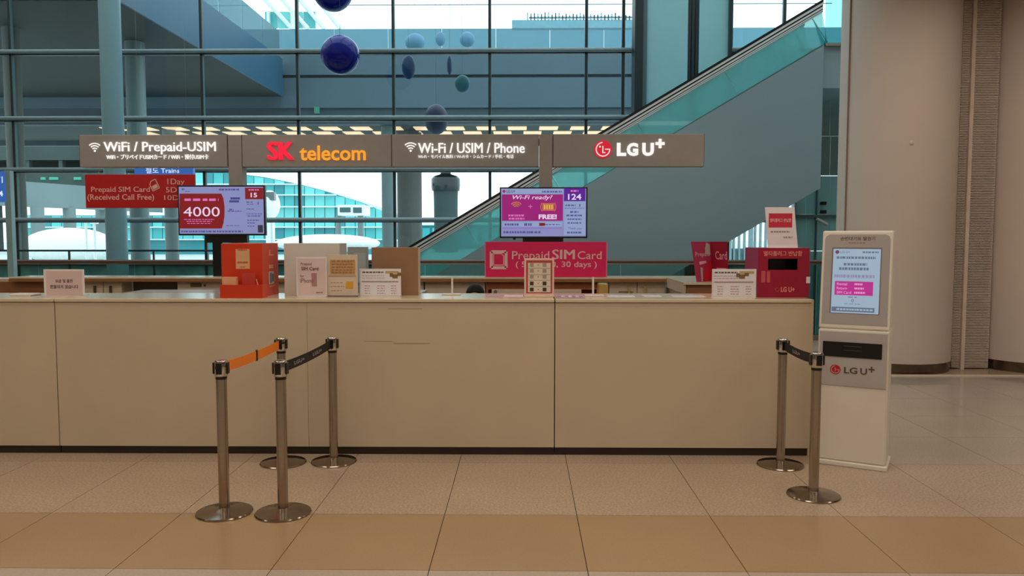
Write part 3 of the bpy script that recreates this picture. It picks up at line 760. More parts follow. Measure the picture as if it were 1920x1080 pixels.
# drawer cabinet label window and lock
dc = [o for o in bpy.data.objects if o.get('label', '') == 'pale drawer cabinet beside the orange box'][0]
pbox('label_window', 357, 531, 378, 538, 8.975, 8.979, M('drawer_label', (104, 92, 78)), dc); p_ = at(384, 535, 8.98); disc('lock', p_.x, p_.z, 0.014, 8.974, 8.979, M('drawer_lock', (80, 70, 60)), dc, n=12)
cp = [o for o in bpy.data.objects if o.get('label', '') == 'pale back cabinet right of the magenta sign'][0]
pbox('vent_slot', 1160, 546, 1187, 549, 8.976, 8.979, M('vent_brown', (150, 120, 92)), cp)
kx0, kx1 = at(229, 540, 8.98).x + 0.01, at(332, 540, 8.98).x - 0.01
tag(box('knee_space_panel', kx0, kx1, 9.22, 9.25, 0.0, BT - 0.024, M('knee_space_shade', (104, 94, 82), rough=0.8)), 'back panel painted dark for the shade in the gap between the left cabinets', 'panel')  # panel colour darkened for the shade inside the knee space
# dark knee space desk between left cabinets
dk = thing('staff_desk', 'low grey staff desk in the dark gap left of the orange box', 'desk', (at(280, 545, 7.6).x, 7.6, 0))
GREYD = M('grey_desk_top', (158, 148, 138), rough=0.3)
za = at(280, 549, 7.3).z
a, b = at(228, 549, 7.3).x, at(412, 549, 7.3).x
box('desk_top', a, b, 7.05, 7.75, za - 0.03, za, GREYD, dk, bevel=0.004)
for xx in (a + 0.05, b - 0.05): box('leg', xx - 0.03, xx + 0.03, 7.2, 7.6, 0, za - 0.03, GREYD, dk)

# ---------------------------------------------------------------- overhead sign gantry
GY = 9.40; GT = 0.17
gan = thing('sign_gantry', 'overhead taupe sign band on two posts above the booth', 'sign', (at(730, 280, GY).x, GY + 0.08, 0))
zlo, zhi = at(730, 312.5, GY).z, at(730, 252, GY).z
def GX(x): return at(x, 282, GY).x
RIM = M('sign_joint_brown', (96, 78, 68), rough=0.6)
for xa, xb in ((426.5, 453), (1010.5, 1036.5)):
    box('post', GX(xa) + 0.004, GX(xb) - 0.004, GY + 0.01, GY + GT, 0.0, zhi - 0.002, SIGNB, gan)
panels = []
for xa, xb in ((149, 425.5), (454, 733.5), (735, 1009.5), (1037.5, 1320)):
    p = box('sign_panel', GX(xa), GX(xb), GY, GY + GT, zlo, zhi, SIGNB, gan, bevel=0.004)
    box('panel_end', GX(xa) - 0.005, GX(xa), GY + 0.006, GY + GT, zlo, zhi, RIM, p); box('panel_end', GX(xb), GX(xb) + 0.005, GY + 0.006, GY + GT, zlo, zhi, RIM, p)
    panels.append(p)
LW = LIT('lit_white_letters', (252, 248, 242), 1.0); LR = LIT('lit_red_letters', (250, 18, 58), 1.0); LO = LIT('lit_orange_letters', (250, 158, 40), 1.0)
LRD = LIT('lit_red_disc', (206, 12, 44), 1.0); LP = LIT('lit_pinkish_white', (250, 215, 215), 1.0)
TY0 = GY - 0.001
K = dict(thick=0.012)
ptext('WiFi / Prepaid-USIM', 195, 266, 405, 289.5, TY0, LW, panels[0], bold=0.008, split=True, **K)
ptext('WiFi・プリペイドUSIMカード / WiFi・预付USIM卡', 200, 289.5, 391, 299, TY0, LW, panels[0], bold=0.0, **K)
wifi(178, 284, 20, TY0, LW, panels[0])
ptext('SK', 501, 266, 552, 300, TY0, LR, panels[1], bold=0.05, split=True, **K)
ptext('telecom', 562, 273, 686, 301, TY0, LO, panels[1], bold=0.018, split=True, **K)
ptext('Wi-Fi / USIM / Phone', 784, 268, 984, 287, TY0, LW, panels[2], bold=0.02, split=True, **K)
ptext('Wi-Fi・モバイル無料 / Wi-Fi卡・シムカード / 手机・电话', 784, 290, 963, 297, TY0, LW, panels[2], bold=0.0, **K)
wifi(770, 284, 21, TY0, LW, panels[2])
emblem(1130.5, 280, 16.5, TY0, LRD, LP, panels[3])
ptext('L', 1156.5, 268, 1174, 292.5, TY0, LW, panels[3], split=True, bold=0.05, **K); ptext('G', 1175, 268, 1196.5, 292.5, TY0, LW, panels[3], split=True, bold=0.05, **K)
ptext('U', 1204, 268, 1226, 292.5, TY0, LW, panels[3], split=True, bold=0.05, **K); ptext('+', 1229, 260.5, 1246, 278, TY0, LW, panels[3], split=True, bold=0.05, **K)

# ---------------------------------------------------------------- red hanging sign
RED = M('deep_red_board', (190, 16, 22), rough=0.45, var=0.03)
REDINK = M('pale_pink_ink', (240, 190, 180), rough=0.6)
RY = 9.28
rs = thing('red_prepaid_sign', 'red board with pink prepaid SIM lettering hanging below the sign band', 'sign', at(262, 390, RY))
pbox('board', 160, 327, 366, 390, RY, RY + 0.025, RED, rs, bevel=0.003)
for xx in (190, 335): c_ = at(xx, 326, RY + 0.12); tube('hanger', [(c_.x, RY + 0.014, at(xx, 330, RY).z), (c_.x, RY + 0.118, zlo)], 0.004, STEEL, rs, n=6)
ptext('Prepaid SIM Card', 171, 350, 281, 363, RY, REDINK, rs, bold=0.01); ptext('(Received Call Free)', 164, 364, 289, 378, RY, REDINK, rs, bold=0.01)
ptext('1Day', 314, 335, 346, 349, RY, REDINK, rs); ptext('5Day', 311, 351, 348, 364, RY, REDINK, rs); ptext('10Day', 308, 366, 352, 378, RY, REDINK, rs)
c_ = at(289, 347, RY); s_ = RY / F
def rot2(pts, cx, cz, ang):
    return [(cx + x * math.cos(ang) - y * math.sin(ang), cz + x * math.sin(ang) + y * math.cos(ang)) for x, y in pts]
def outline(name, pts, w, Y, mat, parent):
    V, Fc = [], []; n = len(pts)
    for i in range(n):
        p, q2 = Vector(pts[i]), Vector(pts[(i + 1) % n]); d = (q2 - p).normalized(); nn = Vector((-d.y, d.x)) * w / 2
        k = len(V)
        for (pp, yy) in ((p - nn, Y), (q2 - nn, Y), (q2 + nn, Y), (p + nn, Y), (p - nn, Y - 0.002), (q2 - nn, Y - 0.002), (q2 + nn, Y - 0.002), (p + nn, Y - 0.002)):
            V.append((pp.x, yy, pp.y))
        Fc += [tuple(k + j for j in f) for f in ((0, 1, 2, 3), (7, 6, 5, 4), (0, 4, 5, 1), (1, 5, 6, 2), (2, 6, 7, 3), (3, 7, 4, 0))]
    return mk(name, V, Fc, mat, parent)
outline('chip_icon', rot2([(-7 * s_, -9 * s_), (7 * s_, -9 * s_), (7 * s_, 9 * s_), (-2 * s_, 9 * s_), (-7 * s_, 4 * s_)], c_.x, c_.z, 0.45), 1.6 * s_, RY, REDINK, rs)
prism('chip_contacts', rot2([(-5 * s_, -7 * s_), (5 * s_, -7 * s_), (5 * s_, 0), (-5 * s_, 0)], c_.x, c_.z, 0.45), RY - 0.0015, RY, REDINK, rs)

# ---------------------------------------------------------------- televisions
SCR = LIT('screen_lavender', (132, 137, 184), 1.0); SCRB = LIT('screen_pale_blue', (140, 156, 194), 1.0); SRED = LIT('screen_red', (126, 20, 26), 1.0)
SINK = LIT('screen_ink', (82, 78, 140), 1.0); SWH = LIT('screen_white', (226, 206, 232), 1.0); SMAG = LIT('screen_magenta', (148, 24, 112), 1.0)
SPUR = LIT('screen_purple', (84, 24, 142), 1.0); SGOLD = LIT('screen_gold', (190, 110, 70), 1.0); SPINK = LIT('screen_pink', (214, 110, 180), 1.0); SNAVY = LIT('screen_navy', (64, 66, 128), 1.0)
SDK = LIT('screen_dark', (52, 48, 66), 1.0); SGREY = LIT('screen_light_grey', (196, 190, 226), 1.0)
VY = 9.12
def television(x0, y0, x1, y1, label):
    t = thing('television', label, 'television', at((x0 + x1) / 2, y1, VY))
    b = pbox('bezel', x0, y0, x1, y1, VY, VY + 0.06, BLACK, t, bevel=0.004)
    s = pbox('screen', x0 + 2.6, y0 + 2.6, x1 - 2.6, y1 - 3.2, VY - 0.001, VY + 0.01, SCR, t)
    return t, s
tvl, s1 = television(333.5, 347.5, 497, 441.5, 'television showing 4000 on a red field, hung at the left post')
Q = VY - 0.001
# left screen content
pts = [(336.5, 363), (415, 363), (419, 372), (421, 388), (421, 404), (419, 418), (416, 428.5), (336.5, 428.5)]
prism('red_field', [(at(x_, y_, Q).x, at(x_, y_, Q).z) for x_, y_ in pts], Q - 0.0015, Q, SRED, s1)
Q2 = Q - 0.0015
ptext('4000', 344, 388, 412, 406, Q2, SWH, s1, bold=0.0, thick=0.001)
greek('small_print', [(346, 410, 374.5, 4.5)], Q2, SPINK, s1, unit=12); greek('small_print', [(345, 402, 411.5, 1.4), (350, 398, 415, 1.4), (351, 396, 419, 1.2)], Q2, SPINK, s1)
greek('small_print', [(411, 450, 355.5, 3.5), (341, 346, 355, 4), (347, 357, 359, 1.4)], Q, SINK, s1)
pbox('blue_badge', 432, 370, 450, 374, Q - 0.0015, Q, SNAVY, s1); pbox('blue_badge', 430, 375.5, 448, 379.5, Q - 0.0015, Q, SNAVY, s1)
greek('small_print', [(427, 454, 396, 2), (430, 438, 393, 3), (424, 450, 423, 1.2), (340, 456, 434, 3.4)], Q, SINK, s1)
pbox('red_ticket_box', 459.5, 352, 493.5, 373.5, Q - 0.0015, Q, SRED, s1)
ptext('15', 470, 361.5, 482, 370, Q2, SWH, s1, bold=0.02, thick=0.001); greek('small_print', [(466, 487, 356, 2.6)], Q2, SPINK, s1)
greek('small_print', [(462, 475, 379, 2), (463, 476, 383, 1.4), (483, 486, 381, 5), (462, 478, 392, 1.6), (462, 492, 401, 1.4), (464, 490, 405, 2), (464, 486, 413, 2), (464, 480, 418, 2), (464, 478, 424, 1.4)], Q, SINK, s1)
pbox('dark_icon', 483.5, 422, 493, 436, Q - 0.0015, Q, SDK, s1)
pbox('mount', 387, 441, 463, 455, VY + 0.02, VY + 0.10, BLACK, tvl); pbox('mount_pole', 399, 450, 414, 520, VY + 0.03, VY + 0.09, BLACK, tvl, z0=BT)
tvr, s2 = television(937, 351, 1101.5, 446.5, 'television showing a magenta panel and 124, above the magenta sign')
pbox('header', 940, 354, 1055.5, 363.5, Q - 0.0008, Q, SCRB, s2); Q3 = Q - 0.0008
ptext('LG U+', 950, 356, 966, 361.5, Q3, SNAVY, s2, bold=0.02, thick=0.001); p_ = at(945, 358.7, Q3); disc('header_logo', p_.x, p_.z, 0.018, Q3 - 0.001, Q3, SMAG, s2, n=12); greek('small_print', [(1016, 1054, 359.5, 3.2)], Q3, SINK, s2)
pbox('magenta_field', 941, 364.5, 1055.5, 414, Q - 0.0015, Q, SMAG, s2)
ptext('Wi-Fi ready?', 961, 366, 1036, 376, Q2, SWH, s2, bold=0.012, shear=0.25, thick=0.001)
c_ = at(968, 391, Q2); s_ = Q2 / F
for rr in (6, 9.5, 13): ring('fan_icon', c_.x, c_.z, (rr - 2) * s_, rr * s_, 40, 140, Q2 - 0.001, Q2, SGOLD, s2, n=8)
boxes('plus_icon', [(at(991, 0, Q2).x, at(999, 0, Q2).x, Q2 - 0.001, Q2, at(0, 388.3, Q2).z, at(0, 387.2, Q2).z), (at(994.4, 0, Q2).x, at(995.6, 0, Q2).x, Q2 - 0.001, Q2, at(0, 391.5, Q2).z, at(0, 384, Q2).z)], SPINK, s2)
pbox('battery_icon', 1017, 381, 1039, 395, Q2 - 0.0008, Q2, SGOLD, s2)
for k in range(4): pbox('battery_bar', 1020 + k * 4.6, 384, 1022.4 + k * 4.6, 392, Q2 - 0.0016, Q2 - 0.0008, LIT('screen_yellow', (226, 176, 84), 1.0), s2)
c_ = at(1028, 388, Q2); ring('battery_arc', c_.x, c_.z, 13.4 * s_, 14.8 * s_, 145, 215, Q2 - 0.001, Q2, SGOLD, s2, n=6); ring('battery_arc', c_.x, c_.z, 13.4 * s_, 14.8 * s_, -35, 35, Q2 - 0.001, Q2, SGOLD, s2, n=6)
ptext('FREE!', 1010, 402, 1044, 411, Q2, SWH, s2, bold=0.04, thick=0.001); greek('small_print', [(953, 984, 404, 3.4), (954, 984, 410, 3.4)], Q2, SPINK, s2)
pbox('footer_strip', 942, 416, 1054, 425, Q - 0.0008, Q, SCRB, s2); greek('small_print', [(946, 974, 421, 4), (983, 998, 421, 5), (1022, 1050, 421, 1.6)], Q3, SINK, s2); pbox('red_tab', 1011, 418, 1022, 423.5, Q3 - 0.001, Q3, SRED, s2)
pbox('violet_line', 942, 426.5, 1055, 429, Q - 0.001, Q, LIT('screen_violet', (140, 110, 190), 1.0), s2)
greek('small_print', [(944, 1015, 435.5, 4)], Q, SINK, s2)
pbox('purple_ticket_box', 1057.5, 353, 1097.5, 377, Q - 0.0015, Q, SPUR, s2); ptext('124', 1065, 363.5, 1090, 374.5, Q2, SWH, s2, bold=0.02, thick=0.001); greek('small_print', [(1070, 1085, 358, 3.4)], Q2, SPINK, s2)
pbox('side_column', 1057.5, 378, 1097.5, 441, Q - 0.0008, Q, SCRB, s2)
greek('small_print', [(1060, 1080, 385, 2.6), (1086, 1089, 385, 5), (1059, 1096, 390.5, 1.2), (1069, 1085, 397.5, 3), (1062, 1093, 404, 3), (1064, 1091, 411, 2.6), (1064, 1091, 418, 2.6), (1063, 1092, 436, 3.4)], Q3, SINK, s2)
ptext('Thank you', 1065, 426, 1090, 431.5, Q3, SINK, s2, thick=0.001)
pbox('mount', 980, 446.5, 1056, 454, VY + 0.02, VY + 0.08, BLACK, tvr); pbox('sensor', 962, 446.5, 967, 449.5, VY + 0.01, VY + 0.03, BLACK, tvr)
for t_, xp, x_a, x_b in ((tvl, 440, 0, 0), (tvr, 1023, 0, 0)):
    pbox('wall_arm', xp - 8, 380, xp + 8, 410, VY + 0.06, GY + 0.009, BLACK, t_)

# ---------------------------------------------------------------- magenta sign
MAG = M('magenta_board', (234, 34, 102), rough=0.4, var=0.03)
MINK = M('pale_pink_print', (246, 200, 200), rough=0.6)
MY = 8.98
ms = thing('magenta_prepaid_sign', 'magenta board with pink chip symbol standing on the back worktop', 'sign', at(1024, 518, MY))
pbox('board', 909.5, 453.5, 1138, 518, MY, MY + 0.03, MAG, ms, bevel=0.003, z0=BT)
pbox('edge_strip', 909, 453, 911, 518, MY - 0.002, MY, M('pink_edge', (226, 120, 150)), ms, z0=BT); pbox('edge_strip', 1136.5, 453, 1138.5, 518, MY - 0.002, MY, MATS['pink_edge'], ms, z0=BT)
ptext('Prepaid', 960, 471, 1030, 491, MY, MINK, ms, bold=0.005); ptext('SIM', 1035, 468, 1078, 486, MY, MINK, ms, bold=0.025); ptext('Card', 1083, 471, 1128, 486, MY, MINK, ms, bold=0.005)
ptext('( 5, 10, 20, 30 days )', 967, 490, 1119, 504, MY, MINK, ms, bold=0.01)
c_ = at(935, 487, MY); s_ = MY / F
outline('chip_outline', [(c_.x + x_ * s_, c_.z + y_ * s_) for x_, y_ in ((-14, -15), (14, -15), (14, 15), (-14, 15))], 5.5 * s_, MY, MINK, ms)
outline('chip_cut', [(c_.x + x_ * s_, c_.z + y_ * s_) for x_, y_ in ((-9.5, -10), (9.5, -10), (9.5, 7), (5, 11.5), (-9.5, 11.5))], 1.6 * s_, MY, MINK, ms)

# ---------------------------------------------------------------- things on the front counter
def yfor(y, z=CT): return fl(960, y, z).y            # depth of a point on the counter top seen at picture row y
def board_sign(name, label, x0, y0, x1, y1, Y, mat, frame=None, lean=0.0, cat='sign', base=True, th=0.006):
    t = thing(name, label, cat, (at((x0 + x1) / 2, y1, Y).x, Y, CT))
    a, b, c, d = pxr(x0, y0, x1, y1, Y)
    box('panel', a, b, Y, Y + th, CT + 0.003, d, mat, t, bevel=0.0015)
    if base: box('foot', a + 0.01, b - 0.01, Y - 0.012, Y + 0.09, CT, CT + 0.003, WHITE, t)
    box('back_strut', (a + b) / 2 - 0.03, (a + b) / 2 + 0.03, Y + th, Y + 0.05, CT + 0.003, CT + 0.03, WHITE, t)
    return t
INK = M('dark_grey_ink', (92, 80, 84), rough=0.7); LINK = M('light_grey_ink', (168, 150, 148), rough=0.7); PINKP = M('pinkish_paper', (214, 190, 186), rough=0.6, var=0.02); FRAMEW = M('clear_white_frame', (230, 224, 226), rough=0.25)
n1 = board_sign('notice_stand', 'white framed notice with two lines of Korean text at the left', 82, 505, 158, 556, 6.36, FRAMEW)
NY = 6.36
plate('paper', 86.5, 508.5, 154, 553, NY, PINKP, n1)
ptext('요금 및 충전', 104, 523.5, 136, 530, NY - 0.0015, INK, n1); ptext('환불되지 않습니다', 94, 534, 147, 541, NY - 0.0015, INK, n1)
wp = thing('white_pad', 'small white pad lying flat at the far left of the counter', 'pad', at(40, 556, 6.35))
a, b, c, d = pxr(20, 550, 60, 556, 6.35)
box('pad_body', a, b, 6.33, 6.46, CT, CT + 0.018, WHITE, wp, bevel=0.004); box('pad_shadow_sheet', a + 0.02, b + 0.005, 6.335, 6.465, CT + 0.0, CT + 0.0045, M('pad_shadow', (90, 84, 78)), wp)  # thin dark sheet drawn as the pad's cast shadow

# orange return box
OR = M('orange_red_card', (212, 56, 10), rough=0.5, var=0.03); ORS = M('orange_side_card', (222, 84, 48), rough=0.5, var=0.03)
ob = thing('orange_box', 'tall orange cardboard display box with tray, notes and cards', 'display box', (at(470, 560, 6.2).x, 6.25, CT))
OY = 6.25
a, b, c, d = pxr(415.5, 456.5, 492, 556, OY)
box('body', a, b, OY, OY + 0.40, CT, d, OR, ob, bevel=0.002)
box('side_panel', b, b + 0.003, OY + 0.002, OY + 0.398, CT, d, ORS, ob)
at_, bt_, ct_, dt_ = pxr(412.5, 534, 492, 562, 6.12)
box('tray_front', at_, bt_, 6.12, 6.126, CT, dt_, OR, ob); box('tray_side', at_, at_ + 0.006, 6.126, OY, CT, dt_, OR, ob); box('tray_side', bt_ - 0.006, bt_, 6.126, OY, CT, dt_, ORS, ob); box('tray_floor', at_ + 0.006, bt_ - 0.006, 6.126, OY, CT, CT + 0.006, OR, ob)
NOTE = M('beige_note', (222, 176, 128), rough=0.7)
plate('note', 442, 467, 468, 504, OY, NOTE, ob); greek('note_print', [(446, 464, 468.5, 2), (445, 466, 492, 3.4), (450, 460, 500.5, 1.4)], OY - 0.0015, M('orange_ink', (196, 96, 60)), ob, unit=3)
pbox('cards', 416.5, 519.5, 443, 534.5, 6.16, 6.20, M('pale_orange_card', (236, 176, 130), rough=0.6), ob, z0=CT + 0.008)
pbox('red_holder', 454, 512.5, 478, 536, 6.19, 6.22, M('rosy_acrylic', (206, 70, 62), rough=0.2), ob, z0=CT + 0.008)
p0, p1 = at(479, 524, 6.18), at(484, 536, 6.16); tube('pen', [(p0.x, 6.20, p0.z), (p1.x, 6.16, p1.z)], 0.004, M('pale_pen', (226, 150, 130)), ob, n=6)
# prints on the right-hand side of the orange box
SPR = M('pale_side_print', (240, 178, 150), rough=0.6); SPB = M('slate_side_print', (104, 108, 124), rough=0.6); SPL = M('light_side_print', (212, 206, 204), rough=0.6)
def sbox(nm, y0_, y1_, z0_, z1_, mat): box(nm, b + 0.003, b + 0.0045, OY + y0_, OY + y1_, CT + z0_, CT + z1_, mat, ob)
hh = d - CT
sbox('side_logo', 0.17, 0.19, hh * 0.78, hh * 0.88, SPR); sbox('side_logo', 0.16, 0.28, hh * 0.765, hh * 0.785, SPR)
sbox('side_word', 0.16, 0.19, hh * 0.52, hh * 0.59, SPR); sbox('side_word', 0.20, 0.225, hh * 0.52, hh * 0.585, SPR); sbox('side_word', 0.235, 0.26, hh * 0.515, hh * 0.59, SPR)
sbox('side_photo', 0.15, 0.28, hh * 0.22, hh * 0.46, SPL); b += 0.0015; sbox('side_photo_detail', 0.17, 0.21, hh * 0.24, hh * 0.44, SPB); sbox('side_photo_detail', 0.225, 0.265, hh * 0.26, hh * 0.41, SPB); sbox('side_caption', 0.15, 0.28, hh * 0.17, hh * 0.185, SPR)

# beige board box
BEI = M('beige_board', (214, 208, 198), rough=0.6, var=0.03); BEIS = M('grey_board_side', (190, 186, 178), rough=0.6)
bb = thing('board_box', 'tall plain beige board box behind the white SIM notice', 'box', (at(585, 553, 6.43).x, 6.43, CT))
a, b, c, d = pxr(533.5, 456.5, 637, 553, 6.42)
box('front', a, b, 6.42, 6.426, CT, d, BEI, bb); box('side', b - 0.005, b, 6.426, 6.68, CT, d, BEIS, bb); box('side', a, a + 0.005, 6.426, 6.68, CT, d, BEIS, bb); box('back', a + 0.005, b - 0.005, 6.674, 6.68, CT, d, BEI, bb); box('lid', a + 0.005, b - 0.005, 6.426, 6.674, d - 0.006, d, BEI, bb)
rb = pbox('strip_edge', 533, 456.5, 536, 553, 6.417, 6.42, M('pale_edge', (222, 204, 196)), bb, z0=CT)
# grey panel behind
gp = thing('grey_screen_back', 'blue-grey back of a screen behind the beige board box', 'monitor', (at(675, 540, 7.2).x, 7.2, za))
GPM = M('blue_grey_panel', (150, 158, 156), rough=0.5)
pbox('back_shell', 652, 463, 690, 535, 7.2, 7.23, GPM, gp, bevel=0.004); pbox('inner_plate', 664, 474, 686, 530, 7.193, 7.2, M('light_blue_grey', (164, 174, 174)), gp)
p_ = at(671, 535, 7.21); box('stand', p_.x - 0.02, p_.x + 0.02, 7.20, 7.23, za + 0.008, p_.z, GPM, gp); box('stand_foot', p_.x - 0.1, p_.x + 0.1, 7.12, 7.30, za, za + 0.008, GPM, gp)
# the desk under that screen
d2_ = thing('staff_desk', 'low grey staff desk behind the beige board box', 'desk', (at(680, 545, 7.3).x, 7.4, 0))
a, b = at(560, 549, 7.3).x, at(790, 549, 7.3).x
box('desk_top', a, b, 7.05, 7.75, za - 0.03, za, GREYD, d2_, bevel=0.004)
for xx in (a + 0.05, b - 0.05): box('leg', xx - 0.03, xx + 0.03, 7.2, 7.6, 0, za - 0.03, GREYD, d2_)
# white SIM / iPhone notice
n2 = board_sign('sim_notice', 'white notice with small phone picture in front of the beige box', 555.5, 482, 613, 557, 6.30, FRAMEW)
NY = 6.30
plate('paper', 558.5, 485, 610.5, 553, NY, M('rosy_white_paper', (222, 198, 196), rough=0.6), n2); NY -= 0.0015
RINK = M('rose_grey_ink', (150, 112, 118), rough=0.7)
ptext('Prepaid', 564, 492, 584, 499, NY, RINK, n2); ptext('SIM Card', 565, 500.5, 597, 507, NY, M('dark_rose_ink', (120, 84, 92)), n2, bold=0.01); ptext('for', 563, 515, 570, 520, NY, RINK, n2); ptext('iPhone', 563, 522, 588, 530, NY, RINK, n2)
plate('phone_picture', 584, 512, 594, 537, NY, M('mauve_print', (176, 132, 134)), n2, 0.0008); greek('corner_logo', [(593, 606, 548.5, 2)], NY, RINK, n2, unit=4)
# calendar-like price brochure
n3 = board_sign('price_brochure', 'beige price brochure with an orange square on dark base', 613.5, 477.5, 670.5, 555, 6.32, M('cream_paper', (216, 198, 176), rough=0.6))
NY = 6.32
TANP = M('tan_price_table', (196, 156, 104), rough=0.6, var=0.12, scale=40)
plate('price_table', 619, 487, 666, 514.5, NY, TANP, n3); greek('table_print', [(622, 664, y_, 2.2) for y_ in (490, 495.5, 501, 506.5, 511)], NY - 0.0015, M('tan_ink', (166, 118, 78)), n3, unit=6)
plate('caption_band', 616, 516, 667, 519, NY, M('grey_caption', (180, 160, 142)), n3); greek('caption', [(620, 644, 530, 1.4), (620, 646, 537, 1.4), (621, 642, 545, 1.4)], NY, LINK, n3)
plate('orange_square', 648.5, 528, 662, 541, NY, M('orange_square', (222, 160, 40), rough=0.6), n3)
pbox('dark_base', 614.5, 554.5, 671, 557.5, 6.285, 6.30, M('dark_brown_base', (62, 38, 26)), n3, z0=CT + 0.003)
# brown wooden box
bw = thing('brown_box', 'brown wooden box with pale right side behind the phone price sign', 'box', (at(740, 553, 6.45).x, 6.45, CT))
a, b, c, d = pxr(697, 464, 784, 553, 6.45)
BRB = M('brown_card', (150, 114, 84), rough=0.5, var=0.05)
box('front', a, b, 6.45, 6.458, CT, d, BRB, bw); box('side', b - 0.006, b, 6.458, 6.585, CT, d, CABINET, bw); box('side', a, a + 0.006, 6.458, 6.585, CT, d, CABINET, bw); box('back', a, b, 6.585, 6.592, CT, d, BRB, bw); box('top', a + 0.006, b - 0.006, 6.458, 6.585, d - 0.008, d, BRB, bw)
# price signs with product picture
def price_sign(x0, y0, x1, y1, Y, label, dark):
    t = board_sign('price_sign', label, x0, y0, x1, y1, Y, FRAMEW); w = x1 - x0; h = y1 - y0
    plate('paper', x0 + 2.5, y0 + 2.5, x1 - 2.5, y1 - 2, Y, PAPER, t); Y2 = Y - 0.0015
    greek('heading', [(x0 + 5, x0 + w * 0.58, y0 + 6.5, 2.6)], Y2, INK, t)
    greek('table_head', [(x0 + 4, x1 - 5, y0 + h * 0.33 + 7, 2.4)], Y2, LINK, t, dens=0.95)
    greek('table_print', [(x0 + 4, x0 + w * 0.6, y0 + 13, 0.9), (x0 + 4, x0 + w * 0.6, y0 + 17.5, 0.9)], Y2, LINK, t)
    for f0, f1 in ((0.12, 0.26), (0.42, 0.62), (0.76, 0.90)): greek('table_print', [(x0 + w * f0, x0 + w * f1, y0 + h * k, 1.3) for k in (0.62, 0.71, 0.80, 0.89)], Y2, M('rose_table_ink', (188, 150, 150)), t)
    plate('product_picture', x0 + w * 0.62, y0 + 4, x1 - 4, y0 + 9, Y2, M('tan_picture', (200, 164, 116)), t, 0.0008)
    boxes('product_detail', [(*[at(x0 + w * f, 0, Y).x for f in (f0, f1)], Y2 - 0.0016, Y2 - 0.0008, at(x0, y0 + q1, Y).z, at(x0, y0 + q0, Y).z) for f0, f1, q0, q1 in ((0.66, 0.74, 8, 15), (0.73, 0.86, 10, 18), (0.85, 0.95, 7, 13))], M('olive_brown_picture', (132, 106, 66)), t)
    return t
price_sign(674.5, 504, 752, 555.5, 6.36, 'white price sign with product photo before the brown box', 1)
price_sign(1335, 504.5, 1418, 557, 6.15, 'white price sign with product photo beside the crimson box', 1)
# red framed picture menu
pm = thing('picture_menu', 'red framed picture menu on thick white base at the counter joint', 'sign', (at(1011, 556, 6.33).x, 6.33, CT))
MFY = 6.33
a, b, c, d = pxr(983, 484.5, 1039, 552, MFY)
box('acrylic_panel', a, b, MFY, MFY + 0.012, CT + 0.012, d, M('rosy_acrylic_frame', (236, 196, 188), rough=0.25), pm, bevel=0.002)
box('base', a, b, MFY - 0.06, MFY + 0.10, CT, CT + 0.012, M('cream_base', (220, 200, 176), rough=0.4), pm, bevel=0.003)
plate('red_border', 986.5, 488, 1035.5, 550, MFY, M('brick_red_border', (176, 70, 62)), pm); plate('menu_paper', 990, 493, 1032.5, 548, MFY - 0.0015, M('menu_paper', (220, 208, 188)), pm, 0.001)
Y2 = MFY - 0.0025; DKP = M('dark_menu_picture', (70, 52, 46)); MDP = M('grey_menu_picture', (170, 152, 136))
for k, y_ in enumerate((497, 508, 519, 531.5, 543)):
    for x_ in (997, 1021): plate('menu_picture', x_ - 3.6, y_ - 3.6, x_ + 3.6, y_ + 3.4, Y2, DKP if k > 2 else MDP, pm, 0.0008)
    plate('menu_dot', 1008, y_ - 1.2, 1010.4, y_ + 1.2, Y2, MDP, pm, 0.0008)
for y_ in (503, 515, 525.5, 537): plate('menu_rule', 991, y_ - 0.5, 1032, y_ + 0.5, Y2, LINK, pm, 0.0008)
# slim stands with thin upright seen edge-on
def slim(xb0, xb1, xr, label, yb, Y):
    t = thing('slim_stand', label, 'stand', (at((xb0 + xb1) / 2, yb, Y).x, Y, CT))
    a, b = at(xb0, yb, Y).x, at(xb1, yb, Y).x; r = at(xr, 540, Y).x
    box('foot', a, b, Y - 0.03, Y + 0.05, CT, CT + 0.012, WHITE, t, bevel=0.003); box('upright', r - 0.006, r + 0.006, Y - 0.02, Y + 0.03, CT + 0.012, at(xr, 520, Y).z, WHITE, t)
slim(829, 864, 848, 'white slim stand with thin upright left of the black-haired head', 553, 6.50)
slim(1096, 1133, 1112, 'white slim stand with thin upright right of the picture menu', 556, 6.36)
# cards and papers lying on the counter
CARD = M('mauve_card', (176, 148, 160), rough=0.4); CARD2 = M('white_card', (232, 226, 226), rough=0.3)
tr = thing('card_tray', 'flat tray of mauve cards right of the picture menu', 'tray', (at(1068, 558, 6.2).x, 6.22, CT))
a, b = at(1043, 556, 6.22).x, at(1096, 556, 6.22).x
box('tray', a, b, 6.16, 6.42, CT, CT + 0.006, CARD, tr)
for k in range(7):
    xx = a + 0.012 + k * (b - a - 0.02) / 7; box('card', xx, xx + 0.022, 6.20 + 0.02 * (k % 3), 6.26 + 0.03 * (k % 2), CT + 0.006, CT + 0.012, CARD2 if k % 2 else CARD, tr)
for k, (xa, xb, y_, mt, lb) in enumerate(((913, 938, 556, CARD, 'mauve card lying flat left of the picture menu'), (945, 981, 555.5, CARD2, 'pale card lying flat beside the picture menu'), (1140, 1190, 556, CARD2, 'white leaflet lying right of the slim stand'), (1208, 1240, 555.5, CARD2, 'white leaflet in the middle of the right counter top'), (1262, 1322, 556, CARD2, 'white leaflet lying left of the right price sign'))):
    Yc = yfor(y_); a, b = at(xa, y_, Yc).x, at(xb, y_, Yc).x
    tag(box('leaflet', a, b, Yc - 0.03, Yc + 0.12, CT, CT + 0.003, mt), lb, 'leaflet', 'leaflets lying on the counter')
